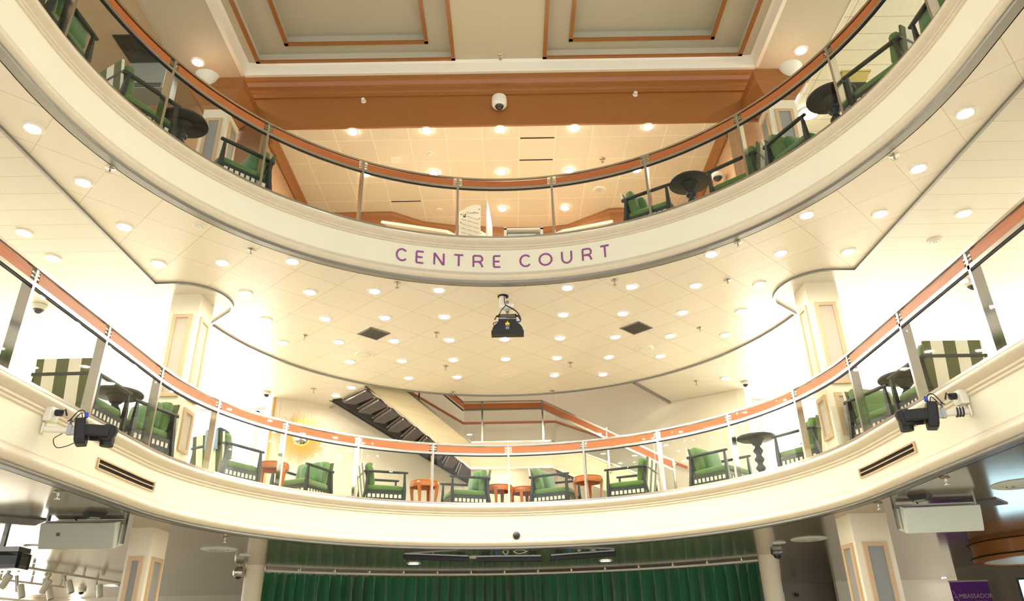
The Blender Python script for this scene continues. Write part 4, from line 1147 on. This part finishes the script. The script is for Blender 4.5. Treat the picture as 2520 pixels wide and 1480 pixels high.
# ------------------------------------------------------------------ moving-head lights and sockets on the lower balcony front
for sg in (-1, 1):
    side = 'left' if sg < 0 else 'right'
    w0 = onX(106, 1056, CX - 4.02) if sg < 0 else onX(2386, 1012, CX + 4.02)
    t = thing('moving_head_light', 'black moving-head stage light on a white bracket, %s side of the lower balcony front' % side, 'stage light', w0, 0, 'moving-head lights on the lower balcony')
    k = -sg                     # towards the middle of the atrium
    m = MB(); m.tube([(-k * .02, 0, 0), (k * .30, 0, 0)], .045, 20); m.box((k * .0, 0, 0), (.02, .14, .14)); m.build('bracket_pole', 'plastic', t, True)
    m = MB(); m.box((k * .31, 0, .01), (.05, .09, .13)); m.tube([(k * .31, 0, .05), (k * .31, -.03, .16)], .014, 8); m.tube([(k * .29, 0, .12), (k * .36, 0, .145)], .012, 8); m.box((k * .35, 0, 0), (.06, .07, .10)); m.build('clamp', 'steel', t)
    Rb = Matrix.Rotation(math.radians(8 * sg), 3, 'Y')
    m = MB(); m.rbox((k * .46, 0, -.01), (.15, .30, .36), .035, 4, R=Rb); base = m.build('base', 'black', t)
    m = MB()
    for s in (-1, 1): m.rbox((k * .66, s * .125, .0), (.30, .055, .17), .025, 4)
    m.rbox((k * .55, 0, 0), (.06, .29, .17), .02, 3); m.build('yoke', 'black', t)
    m = MB(); m.rbox((k * .79, 0, -.01), (.19, .20, .27), .05, 5, R=Matrix.Rotation(math.radians(-18 * sg), 3, 'Y')); m.lathe([(.085, -.17), (.09, -.12), (.09, -.05)], (k * .80, 0, -.01), 20); m.build('head', 'black', t, True)
    m = MB(); m.cable([(k * .47, -.05, .16), (k * .45, -.05, .27), (k * .38, -.06, .27), (k * .30, -.05, .14), (k * .27, -.04, .12)], .008, 6); m.cable([(k * .44, -.02, .17), (k * .41, -.03, .25), (k * .34, -.02, .15)], .007, 6)
    if sg < 0: m.cable([(k * .24, -.02, -.05), (k * .16, -.04, -.14), (k * .22, -.05, -.25), (k * .34, -.05, -.22), (k * .44, -.04, -.15)], .006, 6)
    else: m.tube([(k * (.06 + .012 * i / 4), .062 * math.cos(i * PI / 6), .062 * math.sin(i * PI / 6)) for i in range(36)], .010, 6)
    m.build('cables', 'cable', t, True)
    m = MB(); m.rbox((k * .485, -.06, .22), (.05, .05, .075), .012, 3); m.build('power_plug', 'blue', t)
    t.matrix_basis = Matrix.Translation(w0) @ Matrix.Rotation(math.radians(-22 * sg), 4, 'Z') @ Matrix.Scale(.64, 4)
    s0v = onX(116, 1022, CX - 4.02) if sg < 0 else onX(2374, 980, CX + 4.02)
    s = thing('power_socket', 'white power socket box with a black plug, %s side of the lower balcony front' % side, 'power socket', s0v)
    m = MB(); m.rbox((k * .035, 0, 0), (.08, .12, .13), .015, 3); m.build('box', 'plastic', s)
    m = MB(); m.tube([(k * .07, 0, .02), (k * .125, 0, .015)], .03, 14); m.tube([(k * .125, 0, .015), (k * .15, 0, .05), (k * .155, .03, .0)], .009, 6); m.build('plug', 'cable', s, True)
    # slot diffusers
    y0, y1 = (7.14, 8.33) if sg < 0 else (7.11, 8.33)
    zc = 1.705
    t = thing('slot_vent', 'long two-slot air vent in the lower balcony front, %s side' % side, 'vent', (CX + sg * 4.02, (y0 + y1) / 2, zc), 0, 'slot vents of the lower balcony')
    pts = [at_s(CYL, sg * (RR * PI / 2 + (CYL - y) if y < CYL else RR * (PI / 2 - math.asin(min(1, (y - CYL) / RR))))) for y in [y0 + (y1 - y0) * i / 12 for i in range(13)]]
    def strip(z0_, z1_, d0, d1, name, m_):
        mm = MB(); mm.sweep(pts, [(d0, z0_), (d0, z1_), (d1, z1_), (d1, z0_)]); return mm.build(name, m_, t, world=True)
    h = .055
    strip(zc - h, zc - h + .014, .012, .034, 'frame', 'panelw'); strip(zc + h - .014, zc + h, .012, .034, 'frame', 'panelw'); strip(zc - .005, zc + .005, .014, .034, 'divider', 'panelw')
    strip(zc - h + .01, zc + h - .01, .027, .034, 'duct', 'hole')
    for q in (pts[0], pts[-1]):
        mm = MB(); mm.box((q[0] + q[2] * .023, q[1] + q[3] * .023, zc), (.024, .02, 2 * h)); mm.build('frame', 'panelw', t, world=True)

# ------------------------------------------------------------------ under the middle deck: speakers, light bars, track lights
def hung_speaker(c, rz, lb, face, tilt):
    t = thing('hung_speaker', lb, 'speaker', c, rz)
    R = Matrix.Rotation(tilt, 3, 'X')
    m = MB(); pr = [(-.39, -.13), (.39, -.13), (.36, .17), (-.36, .17)]
    m.add([R @ Vector((x, y, -.135)) for x, y in pr] + [R @ Vector((x, y, .135)) for x, y in pr], [(3, 2, 1, 0), (4, 5, 6, 7)] + [(i, (i + 1) % 4, 4 + (i + 1) % 4, 4 + i) for i in range(4)]); m.build('cabinet', 'speakerw', t)
    m = MB(); m.rbox(R @ Vector((0, -.14, 0)), (.78, .03, .27), .012, 3, R=R); m.build('grille', face, t)
    m = MB(); m.box(R @ Vector((-.19, -.157, .02)), (.035, .006, .035), R=R); m.box(R @ Vector((-.19, -.1605, .02)), (.018, .004, .018), R=R); m.build('badge', 'speakerw' if face != 'speaker' else 'darkvent', t)
    m = MB(); top = LB - c[2]
    for s in (-1, 1): m.box((s * .42, .02, (top - .1) / 2), (.02, .06, top + .1))
    m.box((0, .02, top * .72), (.86, .05, .035)); m.build('hanging_frame', 'steel', t)
    m = MB(); m.cable([(-.2, .05, top), (-.18, .04, .2), (-.1, .1, .12)], .007, 6); m.cable([(.1, .05, top * .72), (.2, .1, .14)], .007, 6); m.build('cables', 'cable', t, True)


hung_speaker(onY(205, 1316, 8.35), math.radians(4), 'long grey loudspeaker hung under the balcony at lower left', 'speaker', .25)
hung_speaker(onY(2308, 1275, 8.25), math.radians(-8), 'long pale loudspeaker hung under the balcony at lower right', 'speakerw', .25)
p = onY(14, 1378, 9.6)
t = thing('hung_speaker', 'dark blue-black box loudspeaker cut by the left edge of the photo', 'speaker', p, .1)
m = MB(); m.rbox((-.08, 0, -.02), (.6, .35, .20), .02, 3); m.build('cabinet', 'dome', t); m = MB(); m.box((-.08, 0, .11), (.56, .3, .06)); m.build('mount', 'steel', t)
m = MB(); m.box((-.08, 0, (LB - p.z + .13) / 2), (.05, .05, LB - p.z - .13)); m.build('hanger', 'steel', t)
for i, (px0, px1, py0, py1, lb) in enumerate(((993, 1155, 1366, 1372, 'left'), (1172, 1334, 1373, 1371, 'middle'), (1353, 1515, 1370, 1358, 'right'))):
    yb = 12.35; a, b = onY(px0, py0 + 5, yb), onY(px1, py1 + 5, yb); c = (a + b) / 2
    t = thing('light_bar', 'long black light bar above the curtain, %s of three' % lb, 'light bar', c, 0, 'black light bars above the curtain')
    L = (b - a).length; R = Matrix.Rotation(math.atan2(b.z - a.z, b.x - a.x) * -1, 3, 'Y')
    m = MB(); m.rbox((0, 0, 0), (L, .10, .075), .01, 3, R=R); m.build('housing', 'black', t)
    m = MB(); m.box((0, -.01, .045), (L * .96, .06, .02), R=R); m.build('top_rail', 'steel', t)
    m = MB(); dz = LB - c.z
    for x in (-.36 * L, .36 * L):
        m.box((x - .05, 0, dz / 2 + .03), (.014, .03, dz - .04)); m.box((x + .05, 0, dz / 2 + .03), (.014, .03, dz - .04)); m.box((x, 0, dz - .02), (.12, .06, .03))
    m.build('hangers', 'black', t)
    m = MB(); m.rbox((-.2 * L, -.02, .09), (.028, .03, .075), .008, 3); m.build('power_plug', 'blue', t)
    m = MB(); m.cable([(-.2 * L, -.02, .12), (-.12 * L, -.03, .13), (-.05 * L, -.02, .07), (.02 * L, -.03, .13), (.15 * L, -.02, .08), (.3 * L, -.02, .12)], .006, 6); m.build('cables', 'acrylic', t, True)
m = MB(); a, b = onY(45, 1394, 12.3), onY(330, 1441, 15.9); m.bar(a, b, .035, .035)
for f_ in (.1, .5, .9): q = a.lerp(b, f_); m.box((q.x, q.y, (q.z + LB) / 2 - .002), (.03, .03, LB - q.z - .005))
o_ = m.build('lighting_track', 'plastic'); tag(o_, 'upper of two white lighting tracks at lower left', 'lighting track')
m = MB(); a, b = onY(-20, 1424, 14.0), onY(165, 1447, 15.4); m.bar(a, b, .035, .035)
for f_ in (.1, .5, .9): q = a.lerp(b, f_); m.box((q.x, q.y, (q.z + LB) / 2 - .002), (.03, .03, LB - q.z - .005))
o_ = m.build('lighting_track', 'plastic'); tag(o_, 'lower of two white lighting tracks at lower left', 'lighting track')
first = None
for px, py, y, tx, lb in ((14, 1432, 13.9, .5, 'grey track spot at the far lower left edge, tipped to the left'), (52, 1456, 14.3, -.35, 'white track spot above the dark wall at lower left'), (112, 1444, 14.6, .45, 'grey track spot hanging below the upper track, third from left'),
                          (122, 1461, 15.0, -.4, 'white track spot next to the warm wall at lower left'), (172, 1445, 15.0, -.45, 'white track spot in the middle of the upper track'), (245, 1455, 15.7, -.25, 'white track spot nearest the left square column')):
    p = onY(px, py, y)
    if first is None:
        t = first = thing('track_spot', lb, 'track spotlight', p, 0, 'track spotlights at lower left')
        m = MB(); m.lathe([(.052, -.12), (.058, -.10), (.058, .10), (.05, .125), (0, .125)], n=20, cap=False); m.build('lamp_tube', 'plastic', t, True)
        m = MB(); m.lathe([(0, -.105), (.055, -.105), (.055, -.10), (0, -.10)], n=20); m.build('lamp_face', 'darkvent', t)
        m = MB(); m.bar((-.075, 0, .02), (-.05, 0, .31), .03, .05, .04, .05); m.bar((-.08, 0, .02), (-.03, 0, .02), .02, .03); m.build('arm', 'plastic', t)
    else: t = dup(first, p, 0, lb)
    t.matrix_basis = Matrix.Translation(p) @ Matrix.Rotation(tx, 4, 'Y')

# ------------------------------------------------------------------ stage curtain
KC, KR = (-.09, 9.0), 6.78
aL, aR = math.atan2(14.2 - 9.0, -4.58 + .09), math.atan2(13.95 - 9.0, 4.42 + .09)
def curtain(a0, a1, n, lb, seed):
    rnd = random.Random(seed); rows_ = 10; m = MB(); vs = []; k = n + 1
    ph = 0; offs = []; amps = []
    for j in range(k):
        ph += .27 + .17 * (.5 + .5 * math.sin(j * .05)) * rnd.random() + .03 * math.sin(j * .021); offs.append(ph); amps.append(.10 + .03 * math.sin(j * .031 + seed))
    for th in (0, .012):
        for i in range(rows_ + 1):
            v = i / rows_; z = 1.30 - (1.30 - (-1.45)) * v
            pin = 1.0 if v > .09 else .35 + 5 * v
            for j in range(k):
                a = a0 + (a1 - a0) * j / n
                r = KR + th + amps[j] * pin * math.sin(offs[j]) + .018 * math.sin(2.3 * offs[j] + 3 * v)
                vs.append((KC[0] + r * math.cos(a), KC[1] + r * math.sin(a), z + (.012 * math.sin(offs[j] * 2) if i == 0 else 0)))
    fs = []; q = (rows_ + 1) * k
    for i in range(rows_):
        for j in range(n):
            b = i * k + j; fs += [(b, b + 1, b + k + 1, b + k), (q + b, q + b + k, q + b + k + 1, q + b + 1)]
    for j in range(n): fs += [(j, q + j, q + j + 1, j + 1), (rows_ * k + j, rows_ * k + j + 1, q + rows_ * k + j + 1, q + rows_ * k + j)]
    m.add(vs, fs); return tag(m.build('stage_curtain', 'curtain', smooth=True), lb, 'curtain', 'green stage curtain halves')


am = math.atan2(15.77 - 9, .0)
curtain(aL, PI / 2 + .003, 420, 'left half of the green pleated velvet stage curtain', 3)
curtain(PI / 2 - .003, aR, 420, 'right half of the green pleated velvet stage curtain', 8)
m = MB(); P = [(KC[0] + (KR) * math.cos(a), KC[1] + KR * math.sin(a), math.cos(a), math.sin(a)) for a in [aL + .03 + (aR - aL - .06) * i / 60 for i in range(61)]]
t = thing('curtain_track', 'curved white curtain track on the glossy ceiling above the green curtain', 'curtain track', (KC[0], KC[1] + KR, LB))
m.sweep(P, [(-.05, 1.315), (.05, 1.315), (.05, 1.35), (-.05, 1.35)]); m.build('rail', 'plastic', t, world=True)
for i in range(1, 60, 4):
    x, y, nx, ny = P[i]; m = MB(); m.lathe([(.0, 1.345), (.03, 1.345), (.04, LB), (0, LB)], (x - nx * .03, y - ny * .03, 0), 14); m.build('hanger', 'chrome', t, True, world=True)
m = MB()
for s, a in ((-1, aL + .012), (1, aR - .012)):
    x, y = KC[0] + (KR + .05) * math.cos(a), KC[1] + (KR + .05) * math.sin(a); m = MB(); m.box((x, y, -.1), (.07, .07, 2.8)); struct(m.build('trim_%d' % (17 if s < 0 else 18), 'fascia'))

# ------------------------------------------------------------------ lower right: banner, canopy, screen
p0_, p1_ = onY(2336, 1436, 15.4), onY(2428, 1428, 15.4)
t = thing('roll_up_banner', 'purple roll-up banner with white AMBASSADOR lettering, lower right', 'banner', ((p0_.x + p1_.x) / 2, 15.4, FL))
Wd = p1_.x - p0_.x; tz = (p0_.z + p1_.z) / 2
m = MB(); m.box((0, 0, (tz - FL) / 2 + .03), (Wd, .012, tz - FL - .06)); bn = m.build('printed_sheet', 'banner', t)
m = MB(); m.box((0, 0, tz - FL + .01), (Wd + .02, .03, .03)); m.build('top_rail', 'plastic', t)
m = MB(); m.box((0, 0, .04), (Wd + .04, .2, .08)); m.build('base', 'steel', t)
m = MB(); m.tube([(0, .03, .05), (0, .03, tz - FL)], .012, 8); m.build('pole', 'steel', t)
text3d('lettering', 'MBASSADOR', .115, 'print', bn, Matrix.Translation((.075, -.008, tz - FL - .27)) @ UPR)
m = MB(); zz = tz - FL - .27
m.bar((-.355, -.009, zz + .11), (-.27, -.009, zz - .10), .006, .02, up=(0, 1, 0)); m.bar((-.36, -.009, zz - .02), (-.28, -.009, zz + .0), .006, .014, up=(0, 1, 0)); m.bar((-.30, -.009, zz - .11), (-.24, -.009, zz - .10), .006, .012, up=(0, 1, 0)); m.build('emblem', 'print', bn)
text3d('small_lettering', 'CRUISE LINE', .045, 'print', bn, Matrix.Translation((.16, -.008, tz - FL - .37)) @ UPR)
p = onZ(2448, 1322, LB)
t = thing('round_canopy', 'round wooden ceiling canopy with dark mouldings at the right edge', 'canopy', (8.55, 11.9, LB))
m = MB(); m.lathe([(1.25, 0), (1.27, -.03), (1.22, -.05), (1.22, -.24), (1.25, -.26), (1.23, -.31), (1.1, -.31), (1.1, -.02), (1.1, 0)], n=64, cap=False); m.build('drum', 'fascia', t, True)
m = MB()
for z in (-.035, -.25): m.lathe([(1.255, z - .012), (1.275, z), (1.255, z + .012), (1.24, z)], n=64, cap=False)
m.build('mouldings', 'stairdark', t, True)
m = MB(); m.lathe([(0, -.29), (1.1, -.29), (1.1, -.27), (0, -.27)], n=64); m.build('soffit', 'white', t)
p = onY(2525, 1450, 13.0); t = thing('wall_screen', 'bright cyan screen cut by the lower right edge', 'screen', p, -.5)
m = MB(); m.box((.25, 0, -.2), (.7, .05, .75)); m.build('casing', 'black', t); m = MB(); m.box((.25, -.028, -.2), (.64, .006, .68)); m.build('display', 'screen', t)
m = MB(); m.box((.25, .3, -.2), (.08, .6, .08)); m.build('wall_arm', 'steel', t)
p = onY(1921, 1470, 20.75); t = thing('lit_sign', 'small amber lit panel in a pale frame low on the far grey wall', 'lit panel', p)
m = MB(); m.box((-.05, 0, -.3), (.30, .05, .8)); m.build('frame', 'white', t); m = MB(); m.box((-.05, -.03, -.32), (.22, .01, .72)); m.build('glow_panel', 'glowpanel', t)
p = onY(1961, 1465, 20.86); m = MB(); m.box(p, (.09, .05, .08)); tag(m.build('wall_plate', 'red'), 'tiny dark red plate on the far grey wall', 'wall plate')
p = onY(2322, 1420, 19.9); t = thing('wall_spot', 'small bright wall spot at the corner above the cream wall', 'wall light', p)
m = MB(); m.box((0, 0, 0), (.10, .10, .06)); m.build('shade', 'plastic', t); m = MB(); m.box((0, .0, -.035), (.08, .08, .01)); m.build('lamp_lens', 'lampcool', t)
ld = bpy.data.lights.new('wall_spot_light', 'SPOT'); ld.energy = 260; ld.color = WARM; ld.spot_size = 1.5; ld.spot_blend = .7; ld.shadow_soft_size = .05
lo = bpy.data.objects.new('spot_beam', ld); C.objects.link(lo); lo.parent = t; lo.location = (-.25, -.75, .12); lo.rotation_euler = (math.radians(52), 0, 0)

# ------------------------------------------------------------------ upper lobby: timber canopy, brochure stands, cabinet
cpts = [onZ(px, py, UC) for px, py in ((800, 527), (965, 524), (1040, 548), (1117, 557), (1240, 563), (1340, 562), (1400, 555), (1500, 516), (1580, 512))]
P = edge_path([(p.x, p.y) for p in cpts])
t = thing('timber_bulkhead', 'curved timber bulkhead with moulding under the upper lobby ceiling', 'bulkhead', (cpts[4].x, cpts[4].y, UC))
m = MB(); m.sweep(P, [(0, UC - .02), (.0, UC - .9), (.10, UC - .9), (.10, UC - .02)]); m.build('face', 'fascia', t, world=True)
m = MB(); m.sweep(P, [(-.05, UC), (-.05, UC - .04), (-.03, UC - .08), (-.03, UC - .16), (0, UC - .19), (.02, UC - .19), (.02, UC)]); m.build('crown_moulding', 'fascia', t, world=True)
m = MB(); m.sweep(P, [(-.02, UC - .38), (-.03, UC - .40), (-.02, UC - .42), (.01, UC - .42), (.01, UC - .38)]); m.build('bead', 'fascia', t, world=True)


def board(name, lb, a, b, zt0, zt1, t_, foot):
    """upright white brochure panel between plan points a and b, its top edge curving from zt0 to zt1"""
    a = Vector((*a, FU)); b = Vector((*b, FU)); r = thing(name, lb, 'display stand', a); d = b - a; nn = Vector((-d.y, d.x, 0)).normalized()
    m = MB(); n = 10; vs = []
    for off in (0, t_):
        for i in range(n + 1):
            s = i / n; p = a + d * s + nn * off; z = zt0 + (zt1 - zt0) * math.sin(s * PI / 2)
            vs += [(p.x, p.y, FU), (p.x, p.y, z)]
    fs = []
    for i in range(n):
        q = 2 * i; w = 2 * (n + 1) + q; fs += [(q, q + 2, q + 3, q + 1), (w, w + 1, w + 3, w + 2), (q + 1, q + 3, w + 3, w + 1), (q, w, w + 2, q + 2)]
    fs += [(0, 1, 2 * n + 3, 2 * n + 2), (2 * n, 4 * n + 2, 4 * n + 3, 2 * n + 1)]
    m.add(vs, fs); pn = m.build('panel', 'acrylic', r, world=True)
    m = MB(); rz = math.atan2(d.y, d.x)
    for i in range(8):
        for j in range(3):
            p = a + d * (.18 + .3 * j) - nn * .004; m.box((p.x, p.y, FU + .12 + .075 * i), (d.length * .24, .006, .008), rz)
    m.build('slots', 'panelw', pn).parent = pn
    inv = Matrix.Translation(-Vector(a)); pn.children[0].data.transform(inv)
    m = MB()
    for s, dz in ((.05, .06), (.05, .2), (.92, .08), (.92, .24)):
        p = a + d * s - nn * .005; z = zt0 + (zt1 - zt0) * math.sin(s * PI / 2) - dz; m.box((p.x, p.y, z), (.016, .014, .016), rz)
    m.build('bolts', 'steel', r, world=True)
    return r, pn, a, d, nn, rz


r1, pn, a, d, nn, rz = board('brochure_stand', 'tall white brochure panel with a yellow and navy logo, middle of the upper deck', (-.69, 9.12), (-.39, 9.30), 5.80, 6.02, .02, 0)
q = Matrix.Rotation(rz, 4, 'Z') @ UPR
m = MB(); e = d.normalized()
def bp(s, z, o_=.004): return d * s - nn * o_ + Vector((0, 0, z - FU))
m.add([bp(.14, 5.72), bp(.28, 5.755), bp(.14, 5.80), bp(.14, 5.72, .001), bp(.28, 5.755, .001), bp(.14, 5.80, .001)], [(0, 1, 2), (5, 4, 3), (0, 3, 4, 1), (1, 4, 5, 2), (2, 5, 3, 0)]); m.build('logo_yellow', 'logoY', pn)
m = MB(); m.add([bp(.15, 5.715), bp(.29, 5.735), bp(.29, 5.81), bp(.15, 5.715, .001), bp(.29, 5.735, .001), bp(.29, 5.81, .001)], [(0, 1, 2), (5, 4, 3), (0, 3, 4, 1), (1, 4, 5, 2), (2, 5, 3, 0)]); m.build('logo_navy', 'logoB', pn)
text3d('lettering', 'TravelBlue', .05, 'panelg', pn, Matrix.Translation(bp(.62, 5.845, .006)) @ Matrix.Rotation(rz, 4, 'Z') @ UPR @ Matrix.Rotation(.32, 4, 'Z'))
board('brochure_stand', 'narrow white brochure panel turned sideways, right of the logo panel', (-.24, 9.55), (-.305, 9.12), 5.78, 5.98, .02, 0)
board('brochure_stand', 'low white brochure panel half hidden between the two tall panels', (-.42, 9.75), (-.26, 9.80), 5.86, 5.80, .02, 0)
a_, b_ = onY(1240, 561, 9.3), onY(1336, 561, 9.3)
t = thing('display_case', 'low white display case behind the middle of the upper balustrade', 'display case', ((a_.x + b_.x) / 2, 9.45, FU))
w = b_.x - a_.x; h = a_.z - FU
m = MB()
for s in (-1, 1): m.box((s * (w / 2 - .02), 0, h / 2), (.04, .3, h + .02))
m.box((0, 0, h - .02), (w, .3, .03)); m.box((0, .14, h / 2), (w - .06, .02, h)); m.build('frame', 'acrylic', t)
m = MB(); m.box((-.03, -.05, h * .42), (w - .16, .14, h * .8)); m.build('grey_box', 'speakerw', t)
m = MB(); m.box((0, -.10, h * .45), (w - .06, .005, h * .85)); m.build('glass_front', 'sash', t)
for px0, py0, px1, py1, lb, nm in ((955, 554, 1118, 579, 'left of the brochure stands', 0), (1366, 577, 1490, 552, 'right of the display case', 1)):
    a, b = onY(px0, py0, 10.6), onY(px1, py1, 9.5)
    if nm: a, b = onY(px0, py0, 9.5), onY(px1, py1, 10.6)
    t = thing('counter', 'white-topped counter slanting away, %s on the upper deck' % lb, 'counter', ((a.x + b.x) / 2, (a.y + b.y) / 2, FU), math.atan2(b.y - a.y, b.x - a.x))
    L = (Vector((b.x, b.y, 0)) - Vector((a.x, a.y, 0))).length; zt = (a.z + b.z) / 2 - FU
    m = MB(); dzz = (b.z - a.z) / 2
    m.bar((-L / 2, 0, zt - dzz), (L / 2, 0, zt + dzz), .3, .045); m.build('counter_top', 'acrylic', t)
    m = MB(); m.box((0, .05, (zt - abs(dzz) - .03) / 2), (L - .1, .2, zt - abs(dzz) - .03)); m.build('counter_body', 'fascia', t)

# ------------------------------------------------------------------ upper left: dark ceiling panel and grey-green bulkhead
m = MB(); m.box((-5.63, 8.45, UA + .0), (.52, .56, .02)); tag(m.build('ceiling_panel', 'darkglass'), 'dark square ceiling panel behind the glass at upper left', 'ceiling panel')
t = thing('air_unit', 'grey-green air unit with slim vent slots below the dark ceiling panel, upper left', 'air unit', (-5.60, 8.95, 7.92))
m = MB(); m.box((0, 0, .253), (.60, .4, .505)); m.build('housing', 'bulkhead', t)
m = MB()
for i in range(3): m.box((0, -.205, .025 + .03 * i), (.55, .012, .008))
m.build('vent_slots', 'hole', t)
# lamp inside the space below the stair landing
ld = bpy.data.lights.new('landing_light', 'POINT'); ld.energy = 5; ld.color = WARM; ld.shadow_soft_size = .06
t = thing('under_stair_lamp', 'small round warm lamp under the stair landing', 'lamp', (-.2, 15.3, 3.42))
m = MB(); m.lathe([(0, -.03), (.07, -.03), (.08, 0), (0, 0)], n=20); m.build('lens', 'lampcool', t)
lo = bpy.data.objects.new('lamp_glow', ld); C.objects.link(lo); lo.parent = t; lo.location = (0, 0, -.12)
